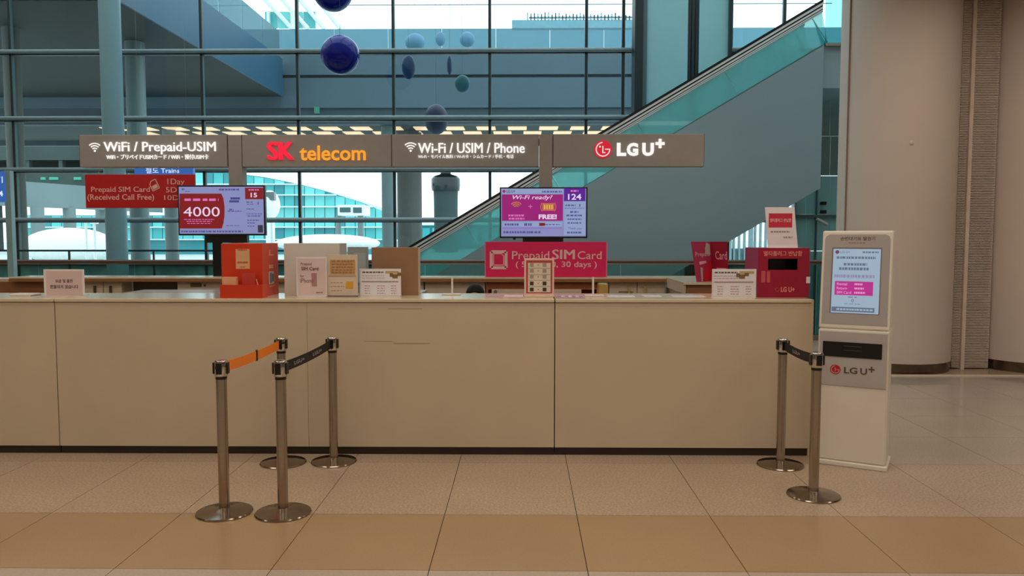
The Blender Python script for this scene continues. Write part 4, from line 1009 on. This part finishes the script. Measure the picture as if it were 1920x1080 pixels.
# crimson return box
CRI = M('crimson_card', (158, 18, 54), rough=0.4, var=0.04); CRIS = M('crimson_card_side', (148, 34, 76), rough=0.45)
cb = thing('crimson_box', 'crimson plug return box with black slot at the counter end', 'return box', (at(1470, 557, 6.28).x, 6.35, CT))
XY = 6.26
a, b, c, d = pxr(1421, 465, 1517.5, 557, XY)
# front face built around the slot
sa, sb, sc, sd = pxr(1440, 485, 1495.5, 506, XY)
box('front', a, sa, XY, XY + 0.006, CT, d, CRI, cb); box('front', sb, b, XY, XY + 0.006, CT, d, CRI, cb); box('front', sa, sb, XY, XY + 0.006, sd, d, CRI, cb); box('front', sa, sb, XY, XY + 0.006, CT, sc, CRI, cb)
box('slot_interior', sa - 0.02, sb + 0.02, XY + 0.16, XY + 0.166, sc - 0.03, sd + 0.03, BLACK, cb)
box('side', a, a + 0.006, XY + 0.006, XY + 0.36, CT, d, CRIS, cb); box('side', b - 0.006, b, XY + 0.006, XY + 0.36, CT, d, CRIS, cb); box('back', a, b, XY + 0.36, XY + 0.366, CT, d, CRI, cb); box('top', a + 0.006, b - 0.006, XY + 0.006, XY + 0.36, d - 0.006, d, CRI, cb)
box('slot_liner', sa - 0.03, sb + 0.03, XY + 0.006, XY + 0.16, sc - 0.036, sc - 0.03, BLACK, cb); box('slot_liner', sa - 0.03, sb + 0.03, XY + 0.006, XY + 0.16, sd + 0.03, sd + 0.036, BLACK, cb); box('slot_liner', sa - 0.036, sa - 0.03, XY + 0.006, XY + 0.16, sc - 0.036, sd + 0.036, BLACK, cb); box('slot_liner', sb + 0.03, sb + 0.036, XY + 0.006, XY + 0.16, sc - 0.036, sd + 0.036, BLACK, cb)
CINK = M('salmon_print', (238, 150, 140), rough=0.6); CINK2 = M('dull_rose_print', (196, 84, 96), rough=0.6)
ptext('멀티플러그 반납함', 1432, 470.5, 1504, 480, XY, CINK, cb, bold=0.01)
plate('plug_picture', 1427.5, 508, 1435, 529.5, XY, CINK2, cb); plate('plug_picture', 1438, 509, 1444, 529.5, XY, CINK2, cb)
ptext('LG U+', 1464, 538, 1490, 547.5, XY, CINK, cb, bold=0.03); c_ = at(1457, 543, XY); ring('print_logo', c_.x, c_.z, 0.012, 0.016, 60, 360, XY - 0.002, XY, CINK2, cb, n=14)
pbox('side_tag', 1512, 519, 1519, 531, XY - 0.004, XY, PAPER, cb)
# white card on top of the crimson box
wc = thing('white_card_sign', 'white card with red label standing on the crimson box', 'sign', (at(1466, 465, 6.4).x, 6.40, d))
WCY = 6.40
A_, B_, C_, D_ = at(1434.5, 388.5, WCY), at(1489.5, 388.5, WCY), at(1496, 462, WCY), at(1440, 462, WCY)
prism('card', [(A_.x, A_.z), (B_.x, B_.z), (C_.x, d + 0.001), (D_.x, d + 0.001)], WCY, WCY + 0.006, PAPER, wc)
plate('red_label', 1441.5, 400, 1485.5, 426.5, WCY, M('label_red', (204, 44, 72), rough=0.5), wc); ptext('멀티플러그 반납함', 1444, 409.5, 1483.5, 416.5, WCY - 0.0015, MINK, wc, bold=0.01)
greek('small_print', [(1445, 1481, 434.5, 3), (1469, 1486, 445, 3)], WCY, LINK, wc, unit=4)
box('foot', D_.x, C_.x, WCY - 0.02, WCY + 0.05, d, d + 0.001, WHITE, wc)
# folded pink leaflet display
fd = thing('folded_leaflet_display', 'open folded crimson leaflet display on the right back corner', 'leaflet display', (at(1330, 527, 8.1).x, 8.1, BT))
DKR = M('dark_crimson_paper', (158, 16, 50), rough=0.4); LTR = M('rose_paper', (172, 52, 88), rough=0.4)
FYY = 8.05
A, B, C_, D_ = at(1295.5, 453, FYY), at(1332, 453, FYY + .15), at(1336, 527, FYY + .15), at(1306, 527, FYY)
mk('left_leaf', [(A.x, FYY, A.z), (B.x, FYY + .15, B.z), (C_.x, FYY + .15, BT), (D_.x, FYY, BT), (A.x, FYY + .006, A.z), (B.x, FYY + .156, B.z), (C_.x, FYY + .156, BT), (D_.x, FYY + .006, BT)], [(0, 1, 2, 3), (7, 6, 5, 4), (0, 4, 5, 1), (1, 5, 6, 2), (2, 6, 7, 3), (3, 7, 4, 0)], LTR, fd)
E_, G_ = at(1364, 453, FYY), at(1366, 527, FYY)
mk('right_leaf', [(B.x, FYY + .15, B.z), (E_.x, FYY, E_.z), (G_.x, FYY, BT), (C_.x, FYY + .15, BT), (B.x, FYY + .156, B.z), (E_.x, FYY + .006, E_.z), (G_.x, FYY + .006, BT), (C_.x, FYY + .156, BT)], [(0, 1, 2, 3), (7, 6, 5, 4), (0, 4, 5, 1), (1, 5, 6, 2), (2, 6, 7, 3), (3, 7, 4, 0)], DKR, fd)
LFI = M('leaflet_rose_print', (222, 160, 176), rough=0.6); LFG = M('leaflet_grey_figure', (176, 166, 160), rough=0.6)
def leaf_tf(P0, P1):       # maps u (0..1 along leaf), height z to the slanted leaf plane
    def T(u_, zz_, off):
        h_ = (zz_ - BT) / (A.z - BT); xs_ = []
        for P_ in (P0, P1):
            bot = {0: D_.x, 1: C_.x, 2: G_.x}[0 if P_ is Aw else (1 if P_ is Bw else 2)]
            xs_.append(bot + (P_.x - bot) * h_)
        return (xs_[0] + (xs_[1] - xs_[0]) * u_, P0.y + (P1.y - P0.y) * u_ - off, zz_)
    return T
def leaf_text(s, P0, P1, u0, u1, z0_, z1_, mat):
    co, fc = text_mesh(s, 0.01, 0.0, 0.02); ax, bx = min(v.x for v in co), max(v.x for v in co); ay, by = min(v.y for v in co), max(v.y for v in co)
    T = leaf_tf(P0, P1)
    mk('lettering', [T(u0 + (v.x - ax) / (bx - ax) * (u1 - u0), z0_ + (v.y - ay) / (by - ay) * (z1_ - z0_), 0.0035 if v.z > 0 else 0.001) for v in co], fc, mat, fd)
def leaf_patch(nm, P0, P1, pts_, mat):
    T = leaf_tf(P0, P1); n_ = len(pts_)
    mk(nm, [T(u_, zz_, 0.003) for u_, zz_ in pts_] + [T(u_, zz_, 0.001) for u_, zz_ in pts_], [tuple(range(n_)), tuple(range(2 * n_ - 1, n_ - 1, -1))] + [(i, (i + 1) % n_, (i + 1) % n_ + n_, i + n_) for i in range(n_)], mat, fd)
Aw = Vector((A.x, FYY, 0)); Bw = Vector((B.x, FYY + .15, 0)); Ew = Vector((E_.x, FYY, 0)); zH = A.z - BT
leaf_patch('figure', Aw, Bw, [(0.68, BT + zH * .70), (0.95, BT + zH * .66), (0.95, BT + zH * .92), (0.78, BT + zH * .98), (0.70, BT + zH * .85)], LFG)
leaf_text('Prepaid', Aw, Bw, 0.14, 0.9, BT + zH * .60, BT + zH * .74, LFI); leaf_text('Card', Bw, Ew, 0.25, 0.95, BT + zH * .55, BT + zH * .76, LFI)
leaf_patch('red_swoosh', Aw, Bw, [(0.42, BT + .005), (0.98, BT + .005), (0.98, BT + zH * .55), (0.62, BT + zH * .38)], M('bright_crimson_paper', (196, 14, 44)))
leaf_patch('pale_bar', Aw, Bw, [(0.30, BT + zH * .42), (0.70, BT + zH * .46), (0.70, BT + zH * .52), (0.30, BT + zH * .50)], LFI)
leaf_patch('pale_foot', Aw, Bw, [(0.31, BT + .005), (0.40, BT + .005), (0.46, BT + zH * .34), (0.33, BT + zH * .36)], LFG)
leaf_patch('pale_bar', Bw, Ew, [(0.30, BT + zH * .28), (0.88, BT + zH * .28), (0.88, BT + zH * .34), (0.30, BT + zH * .34)], LFI)

# blue wayfinding signs
BLU = LIT('lit_blue_sign', (52, 100, 176), 0.9); BLUW = LIT('lit_sign_letters', (214, 230, 250), 1.0)
w1 = thing('blue_direction_sign', 'blue direction sign showing behind and above the red sign', 'sign', at(306, 342, 14.2))
pbox('panel', 252, 312, 362, 342, 14.2, 14.3, BLU, w1); ptext('철도 Trains', 273, 314, 336, 325, 14.199, BLUW, w1, bold=0.01)
for xx in (262, 352): c_ = at(xx, 312, 14.25); tube('hanger', [(c_.x, 14.25, c_.z), (c_.x, 14.25, 9.2)], 0.0015, STEEL, w1, n=6)
w2 = thing('blue_post_sign', 'blue sign on a pale post cut by the left picture edge', 'sign', (at(16, 480, 12.0).x, 12.0, 0))
pbox('panel', -60, 321, 8.5, 379, 11.98, 12.06, BLU, w2); ptext('T1', -8, 331, 5, 343, 11.979, BLUW, w2, bold=0.01); ptext('4', -4, 358, 6, 368, 11.979, BLUW, w2, bold=0.01)
A, B = at(14, 320, 12.02), at(17, 480, 12.02)
POSTM = M('pale_blue_post', (150, 184, 190), rough=0.4)
box('post', A.x - 0.045, A.x + 0.045, 12.0, 12.09, 0.0, A.z, POSTM, w2)
# ================================================================ stanchions
def make_stanchion(label):
    t = thing('belt_stanchion', label, 'stanchion', (0, 0, 0), group='belt stanchions before the counter')
    lathe('base', [(0.168, 0.0), (0.170, 0.006), (0.166, 0.012), (0.10, 0.024), (0.045, 0.032), (0.033, 0.036)], 0, 0, CHROME2, t, local=True, n=40)
    lathe('post', [(0.032, 0.03), (0.032, 0.845)], 0, 0, STEEL, t, local=True, n=24)
    lathe('black_ring', [(0.034, 0.832), (0.034, 0.850)], 0, 0, BLACK, t, local=True, n=24)
    lathe('head', [(0.036, 0.850), (0.040, 0.856), (0.040, 0.940), (0.036, 0.948), (0.0, 0.950)], 0, 0, CHROME, t, local=True, n=24)
    for k in range(4):
        a = math.pi / 2 * k
        V, Fc = boxvf(-0.017, 0.017, 0.036, 0.046, 0.866, 0.934); R_ = Matrix.Rotation(a, 3, 'Z')
        mk('belt_slot', [R_ @ Vector(v) for v in V], Fc, BLACK, t, local=True)
    return t
CHROME2 = M('stanchion_base_chrome', (150, 138, 124), rough=0.14, metal=1.0, var=0.04)
proto_s = make_stanchion('steel stanchion nearest the lower left, holding the orange belt')
spots = [((-1.837, 4.787), 0.04, 'steel stanchion nearest the lower left, holding the orange belt'),
         ((-1.472, 4.782), -0.1, 'front steel stanchion holding the left black belt'),
         ((-1.424, 5.90), 0.0, 'rear steel stanchion at the far end of the left black belt'),
         ((-1.798, 5.865), 0.05, 'rear steel stanchion hidden behind another, end of the orange belt'),
         ((1.919, 5.858), 0.0, 'rear steel stanchion of the right pair, near the counter end'),
         ((1.912, 5.161), 0.03, 'front steel stanchion of the right pair, before the kiosk')]
st = []
for i, (p, a, lb) in enumerate(spots):
    o = proto_s if i == 0 else copy_tree(proto_s)
    o.location = (p[0], p[1], 0); o.rotation_euler = (0, 0, a); o['label'] = lb
    XF[o.name] = Matrix.Translation((p[0], p[1], 0)) @ Matrix.Rotation(a, 4, 'Z'); st.append(o)
OBELT = M('orange_webbing', (255, 138, 40), rough=0.7, var=0.05, scale=60); KBELT = M('black_webbing', (26, 20, 22), rough=0.75, var=0.1, scale=60)
def belt(i, j, mat, inset=0.046, dx=0.0, sag=0.012):
    A, B = Vector((*spots[i][0], 0)), Vector((*spots[j][0], 0)); d = (B - A).normalized(); A = A + d * inset; B = B - d * inset
    s = d.cross(Vector((0, 0, 1))); V, Fc = [], []; n = 12
    for k in range(n + 1):
        f = k / n; c_ = A + (B - A) * f; z = 0.899 - sag * 4 * f * (1 - f)
        for (o_, zz_) in ((-0.001, -0.032), (0.001, -0.032), (0.001, 0.032), (-0.001, 0.032)): V.append(c_ + s * o_ + Vector((0, 0, z + zz_)))
    for k in range(n):
        for q_ in range(4): Fc.append((k * 4 + q_, k * 4 + (q_ + 1) % 4, (k + 1) * 4 + (q_ + 1) % 4, (k + 1) * 4 + q_))
    Fc += [(0, 1, 2, 3), (4 * n, 4 * n + 3, 4 * n + 2, 4 * n + 1)]
    o = mk('belt', V, Fc, mat, st[i])
    return o, A, B, s
ob_, A, B, s = belt(0, 3, OBELT)
m_ = A + (B - A) * 0.55
mk('belt_clip', [m_ + s * x_ + (B - A).normalized() * y_ + Vector((0, 0, z_)) for x_, y_, z_ in [(x1_, y1_, z1_) for z1_ in (0.850, 0.926) for x1_, y1_ in ((-.004, -.012), (.004, -.012), (.004, .012), (-.004, .012))]], [(0, 1, 2, 3), (7, 6, 5, 4), (0, 4, 5, 1), (1, 5, 6, 2), (2, 6, 7, 3), (3, 7, 4, 0)], BLACK, ob_)
BPRINT = M('grey_belt_print', (150, 140, 140), rough=0.7)
def belt_print(o, A, B, s, f0, f1, txt):
    co, fc = text_mesh(txt, 0.02, 0.0, 0.02); ax, bx = min(v.x for v in co), max(v.x for v in co); ay, by = min(v.y for v in co), max(v.y for v in co)
    V = []
    for v in co:
        u_ = (v.x - ax) / (bx - ax); f = f0 + (f1 - f0) * u_; c_ = A + (B - A) * f; z = 0.899 - 0.012 * 4 * f * (1 - f) - 0.012 + 0.024 * (v.y - ay) / (by - ay)
        V.append(c_ + s * (0.0024 if v.z > 0 else 0.0012) + Vector((0, 0, z)))
    mk('belt_print', V, fc, BPRINT, o)
kb, A, B, s = belt(1, 2, KBELT); belt_print(kb, A, B, s, 0.20, 0.40, 'LGU+'); belt_print(kb, A, B, s, 0.58, 0.78, 'LGU+')
kb2, A, B, s = belt(5, 4, KBELT); belt_print(kb2, A, B, -s, 0.70, 0.45, 'LGU+')

# ================================================================ ticket kiosk (turned slightly)
KA, KB = fl(1519, 867), fl(1663, 886)
kang = math.atan2(KB.y - KA.y, KB.x - KA.x); kw = (KB - KA).length
kmid = (KA + KB) / 2
kio = thing('ticket_kiosk', 'white self-service kiosk with upright screen beside the counter end', 'kiosk', (kmid.x, kmid.y, 0), kang)
KWH = M('kiosk_white_shell', (230, 222, 210), rough=0.35, var=0.02); KGR = M('kiosk_grey_plate', (184, 178, 174), rough=0.4, var=0.03); KFC = M('kiosk_taupe_face', (172, 166, 164), rough=0.4, var=0.03)
hw = kw / 2
def lb(n_, x0, x1, y0, y1, z0, z1, m_, par=None, bev=0.0): return box(n_, x0, x1, y0, y1, z0, z1, m_, par or kio, local=True, bevel=bev) if par is None else box(n_, x0, x1, y0, y1, z0, z1, m_, par)
wdt = 0.240     # half width of the body
bx_c = hw - wdt - 0.012
lb('plinth', -hw, hw, 0.0, 0.36, 0.0, 0.035, KWH, bev=0.005)
lb('lower_body', bx_c - wdt, bx_c + wdt, 0.02, 0.30, 0.035, 1.02, KWH, bev=0.012)
# head: leaning screen housing
zk = 1.02; lean = 0.10; ht = 0.72
ztop_k = 1.74
mk('head', [Vector((bx_c + sx_ * wdt, y_, z_)) for (y_, z_) in ((0.02, zk), (0.02 + lean, ztop_k), (0.20 + lean, ztop_k), (0.30, zk)) for sx_ in (-1, 1)],
   [(0, 1, 3, 2), (2, 3, 5, 4), (4, 5, 7, 6), (6, 7, 1, 0), (0, 2, 4, 6), (1, 7, 5, 3)], KWH, kio, local=True, bevel=0.012, seg=2)
lb('grey_plate', bx_c - wdt + 0.012, bx_c + wdt - 0.012, 0.012, 0.02, 0.60, 1.00, KGR, bev=0.002)
lb('slot', bx_c - wdt + 0.035, bx_c + wdt - 0.045, 0.006, 0.012, 0.815, 0.925, BLACK)
lb('slot_lip', bx_c - 0.06, bx_c + 0.06, 0.0, 0.006, 0.865, 0.869, M('slot_grey', (70, 70, 70))); lb('slot_lip', bx_c - 0.06, bx_c + 0.06, 0.0, 0.006, 0.895, 0.899, MATS['slot_grey'])
for k, (s_, x0_, x1_, z0_, z1_) in enumerate((('LG', bx_c - 0.055, bx_c + 0.035, 0.695, 0.742), ('U', bx_c + 0.055, bx_c + 0.10, 0.695, 0.742), ('+', bx_c + 0.11, bx_c + 0.15, 0.715, 0.758))):
    letters(s_, x0_, x1_, z0_, z1_, 0.012, M('kiosk_dark_ink', (84, 70, 64)), kio, local=True, bold=0.02)
KRED = M('kiosk_red', (196, 24, 48), rough=0.4)
dk_ = disc('emblem', bx_c - 0.115, 0.718, 0.036, 0.010, 0.012, KRED, kio, local=True)
ring('emblem_ring', bx_c - 0.115, 0.718, 0.024, 0.029, 95, 362, 0.0085, 0.010, KGR, kio, local=True, n=16)
boxes('emblem_nose', [(bx_c - 0.118, bx_c - 0.113, 0.0085, 0.010, 0.704, 0.732), (bx_c - 0.107, bx_c - 0.087, 0.0085, 0.010, 0.716, 0.720)], KGR, kio, local=True)
disc('keyhole', bx_c - wdt + 0.03, 0.765, 0.010, 0.009, 0.012, M('key_grey', (120, 110, 104)), kio, local=True, n=12)
# leaning face plane
ang = math.atan2(lean, ztop_k - zk)
FT = Matrix.Translation((bx_c, 0.02, zk)) @ Matrix.Rotation(-ang, 4, 'X')
def face_box(n_, x0, x1, z0, z1, off, m_, t_=0.003, bevel=0.0):
    v, f = boxvf(x0, x1, -off - t_, -off, z0, z1); return mk(n_, [FT @ Vector(p) for p in v], f, m_, kio, local=True, bevel=bevel)
def face_text(s_, x0, x1, z0, z1, off, m_, bold=0.0): return letters(s_, x0, x1, z0, z1, -off, m_, kio, local=True, bold=bold, thick=0.0012, tf=FT)
def face_greek(rows, off, m_, unit=0.02):
    L = []
    for x0, x1, z_, h_ in rows:
        x = x0
        while x < x1:
            w_ = min(random.uniform(.6, 1.5) * unit, x1 - x); L.append((x, x + w_ * .75, z_, h_)); x += w_
    V, Fc = [], []
    for x0, x1, z_, h_ in L:
        v, f = boxvf(x0, x1, -off - 0.001, -off, z_ - h_ / 2, z_ + h_ / 2); k = len(V); V += [FT @ Vector(p) for p in v]; Fc += [tuple(i + k for i in q_) for q_ in f]
    tag(mk('small_print', V, Fc, m_, kio, local=True), kind='stuff')
# rounded face plate
pl = []
W_, H0, H1, R_ = wdt - 0.018, 0.035, 0.700, 0.04
for (cx_, cz_, a0_) in ((W_ - R_, H1 - R_, 0), (-W_ + R_, H1 - R_, 90)):
    for k in range(7): a = math.radians(a0_ + 15 * k); pl.append((cx_ + R_ * math.cos(a), cz_ + R_ * math.sin(a)))
pl += [(-W_, H0), (W_, H0)]
n_ = len(pl)
mk('face_plate', [FT @ Vector((p[0], -0.003, p[1])) for p in pl] + [FT @ Vector((p[0], 0.001, p[1])) for p in pl], [tuple(range(n_)), tuple(range(2 * n_ - 1, n_ - 1, -1))] + [(i, (i + 1) % n_, (i + 1) % n_ + n_, i + n_) for i in range(n_)], KFC, kio, local=True)
face_box('screen_recess', -0.168, 0.168, 0.115, 0.602, 0.003, M('screen_rim_grey', (120, 112, 112)), 0.002)
KSC = LIT('kiosk_screen', (150, 170, 188), 1.0)
face_box('screen', -0.160, 0.162, 0.118, 0.592, 0.005, KSC, 0.001)
face_text('순번대기표 발권기', -0.115, 0.120, 0.655, 0.683, 0.003, M('kiosk_brown_ink', (96, 74, 56)), 0.01)
face_greek([(-0.06, 0.06, 0.637, 0.008)], 0.003, M('kiosk_orange_ink', (170, 120, 80)))
KIN = LIT('kiosk_screen_ink', (92, 104, 128), 1.0); KMG = LIT('kiosk_screen_magenta', (178, 40, 132), 1.0); KPK = LIT('kiosk_screen_pink', (222, 150, 200), 1.0); KPU = LIT('kiosk_violet_ink', (138, 128, 166), 1.0)
face_text('LG U+', -0.112, -0.045, 0.560, 0.577, 0.006, KIN, 0.01)
v_ = [FT @ Vector((-0.133 + 0.014 * math.cos(a), -0.006 - d_, 0.568 + 0.014 * math.sin(a))) for d_ in (0, 0.0012) for a in [2 * math.pi * k / 14 for k in range(14)]]
mk('screen_logo', v_, [tuple(range(14)), tuple(range(27, 13, -1))] + [(i, (i + 1) % 14, (i + 1) % 14 + 14, i + 14) for i in range(14)], LIT('kiosk_logo_plum', (112, 52, 84), 1.0), kio, local=True)
face_greek([(0.04, 0.15, 0.568, 0.012), (-0.135, 0.13, 0.527, 0.017), (-0.085, 0.075, 0.478, 0.018), (-0.115, 0.09, 0.445, 0.020)], 0.006, KIN)
face_greek([(-0.145, 0.13, 0.390, 0.022)], 0.006, KPU)
face_box('button_panel', -0.140, 0.120, 0.250, 0.352, 0.006, KMG, 0.0008)
for k, s_ in enumerate(('Rental', 'Return', 'SIM Card')):
    face_text(s_, -0.125, -0.055 + (0.03 if k == 2 else 0), 0.322 - k * 0.031, 0.341 - k * 0.031, 0.0068, KPK, 0.01); face_greek([(-0.005, 0.05 + 0.01 * k, 0.332 - k * 0.031, 0.014)], 0.0068, KPK, 0.012)
face_greek([(-0.045, 0.02, 0.236, 0.006), (-0.07, 0.045, 0.186, 0.004)], 0.006, KIN, 0.03); face_text('0', -0.022, -0.006, 0.198, 0.224, 0.006, KIN, 0.01)
face_box('footer_bar', -0.155, 0.135, 0.128, 0.162, 0.006, LIT('kiosk_footer', (92, 104, 122), 1.0), 0.0008); face_greek([(-0.12, 0.13, 0.145, 0.013)], 0.0068, KSC)

# ================================================================ seated person, mostly hidden
SKIN = M('skin', (206, 160, 132), rough=0.5); HAIR = M('black_hair', (7, 7, 8), rough=0.55, var=0.3, scale=60, spec=0.2); CLOTH = M('dark_blouse', (40, 42, 54), rough=0.8)
PY = 7.45
hp = at(891, 531.5, PY)
PX_, ZT = hp.x, hp.z
z0 = ZT - 0.85           # seat height below crown
per = thing('person', 'person with black hair sitting low behind the counter, only the crown showing', 'person', (PX_, PY, 0))
def skin_body(name, nodes, edges, mat, parent, root=0):
    me = bpy.data.meshes.new(name); me.from_pydata([n[0] for n in nodes], edges, []); me.materials.append(mat)
    o = bpy.data.objects.new(name, me); COL.objects.link(o); o.parent = parent
    md = o.modifiers.new('skin', 'SKIN'); md.use_smooth_shade = True
    for i, n in enumerate(nodes):
        sv = me.skin_vertices[0].data[i]; sv.radius = n[1]; sv.use_root = (i == root)
    sb = o.modifiers.new('smooth', 'SUBSURF'); sb.levels = 2; sb.render_levels = 2
    return o
h = z0
nodes = [((0, 0.05, h + 0.09), (0.15, 0.11)), ((0, 0.06, h + 0.28), (0.125, 0.095)), ((0, 0.05, h + 0.46), (0.15, 0.10)), ((0, 0.03, h + 0.56), (0.06, 0.055)), ((0, 0.01, h + 0.63), (0.052, 0.052)), ((0, -0.015, h + 0.71), (0.068, 0.078)), ((0, 0.0, h + 0.79), (0.068, 0.08)),
         ((-0.17, 0.05, h + 0.49), (0.058, 0.058)), ((-0.22, 0.0, h + 0.24), (0.043, 0.043)), ((-0.15, -0.23, h + 0.20), (0.032, 0.030)), ((-0.13, -0.31, h + 0.20), (0.034, 0.02)),
         ((0.17, 0.05, h + 0.49), (0.058, 0.058)), ((0.22, 0.0, h + 0.24), (0.043, 0.043)), ((0.15, -0.23, h + 0.20), (0.032, 0.030)), ((0.13, -0.31, h + 0.20), (0.034, 0.02)),
         ((-0.10, 0.0, h + 0.075), (0.085, 0.08)), ((-0.11, -0.40, h + 0.065), (0.06, 0.06)), ((-0.11, -0.38, 0.09), (0.04, 0.04)), ((-0.11, -0.50, 0.035), (0.04, 0.03)),
         ((0.10, 0.0, h + 0.075), (0.085, 0.08)), ((0.11, -0.40, h + 0.065), (0.06, 0.06)), ((0.11, -0.38, 0.09), (0.04, 0.04)), ((0.11, -0.50, 0.035), (0.04, 0.03))]
edges = [(0, 1), (1, 2), (2, 3), (3, 4), (4, 5), (5, 6), (2, 7), (7, 8), (8, 9), (9, 10), (2, 11), (11, 12), (12, 13), (13, 14), (0, 15), (15, 16), (16, 17), (17, 18), (0, 19), (19, 20), (20, 21), (21, 22)]
skin_body('body', nodes, edges, CLOTH, per)
# face and hair
sphere('face', (0, -0.012, h + 0.735), 1.0, SKIN, per, local=True, sx=0.072, sy=0.090, sz=0.105, n=24)
sphere('nose', (0, -0.104, h + 0.725), 0.012, SKIN, per, local=True, sz=1.6, n=10)
for sx_ in (-1, 1):
    sphere('eye', (sx_ * 0.030, -0.092, h + 0.745), 0.008, BLACK, per, local=True, n=10); sphere('ear', (sx_ * 0.074, 0.0, h + 0.735), 0.02, SKIN, per, local=True, sx=0.4, sz=1.5, n=10)
    for k in range(5):
        fx = sx_ * 0.13 + (k - 2) * 0.013
        tube('finger', [(fx, -0.325, h + 0.20), (fx, -0.37, h + 0.197 - (0.0 if k % 4 else -0.002)), (fx, -0.395 + (0.015 if k in (0, 4) else 0), h + 0.182)], 0.0075, SKIN, per, local=True, n=8)
sphere('mouth', (0, -0.094, h + 0.690), 0.014, M('lips', (170, 96, 90), rough=0.5), per, local=True, sz=0.35, sy=0.5, n=10)
# hair: cap over crown and nape
V, Fc = [], []; nseg, nring = 28, 12
for j in range(nring + 1):
    ph = (math.pi * 0.62) * j / nring
    for i in range(nseg):
        a = 2 * math.pi * i / nseg; fr = max(0, -math.sin(a)); p2 = ph * (1 - 0.35 * fr)
        wob = 1 + 0.012 * math.sin(9 * a)
        V.append((0.090 * wob * math.sin(p2) * math.cos(a), 0.004 + 0.108 * wob * math.sin(p2) * math.sin(a), h + 0.742 + 0.108 * math.cos(p2)))
for j in range(nring):
    for i in range(nseg):
        k = (i + 1) % nseg; Fc.append((j * nseg + i, j * nseg + k, (j + 1) * nseg + k, (j + 1) * nseg + i))
ho = mk('hair', V, Fc, HAIR, per, local=True, smooth=True); sd_ = ho.modifiers.new('thick', 'SOLIDIFY'); sd_.thickness = 0.006
stl = thing('swivel_stool', 'dark swivel stool under the person behind the counter', 'stool', (PX_, PY, 0))
sz_ = h - 0.035
lathe('seat', [(0.17, sz_ - 0.05), (0.19, sz_ - 0.04), (0.19, sz_ - 0.01), (0.17, sz_)], PX_, PY + 0.05, BLACK, stl, n=28); lathe('column', [(0.025, 0.05), (0.025, sz_ - 0.05)], PX_, PY + 0.05, CHROME, stl, n=14)
for k in range(5):
    a = 2 * math.pi * k / 5 + 0.3; tube('foot', [(PX_, PY + 0.05, 0.06), (PX_ + 0.24 * math.cos(a), PY + 0.05 + 0.24 * math.sin(a), 0.022)], 0.02, BLACK, stl, n=8)
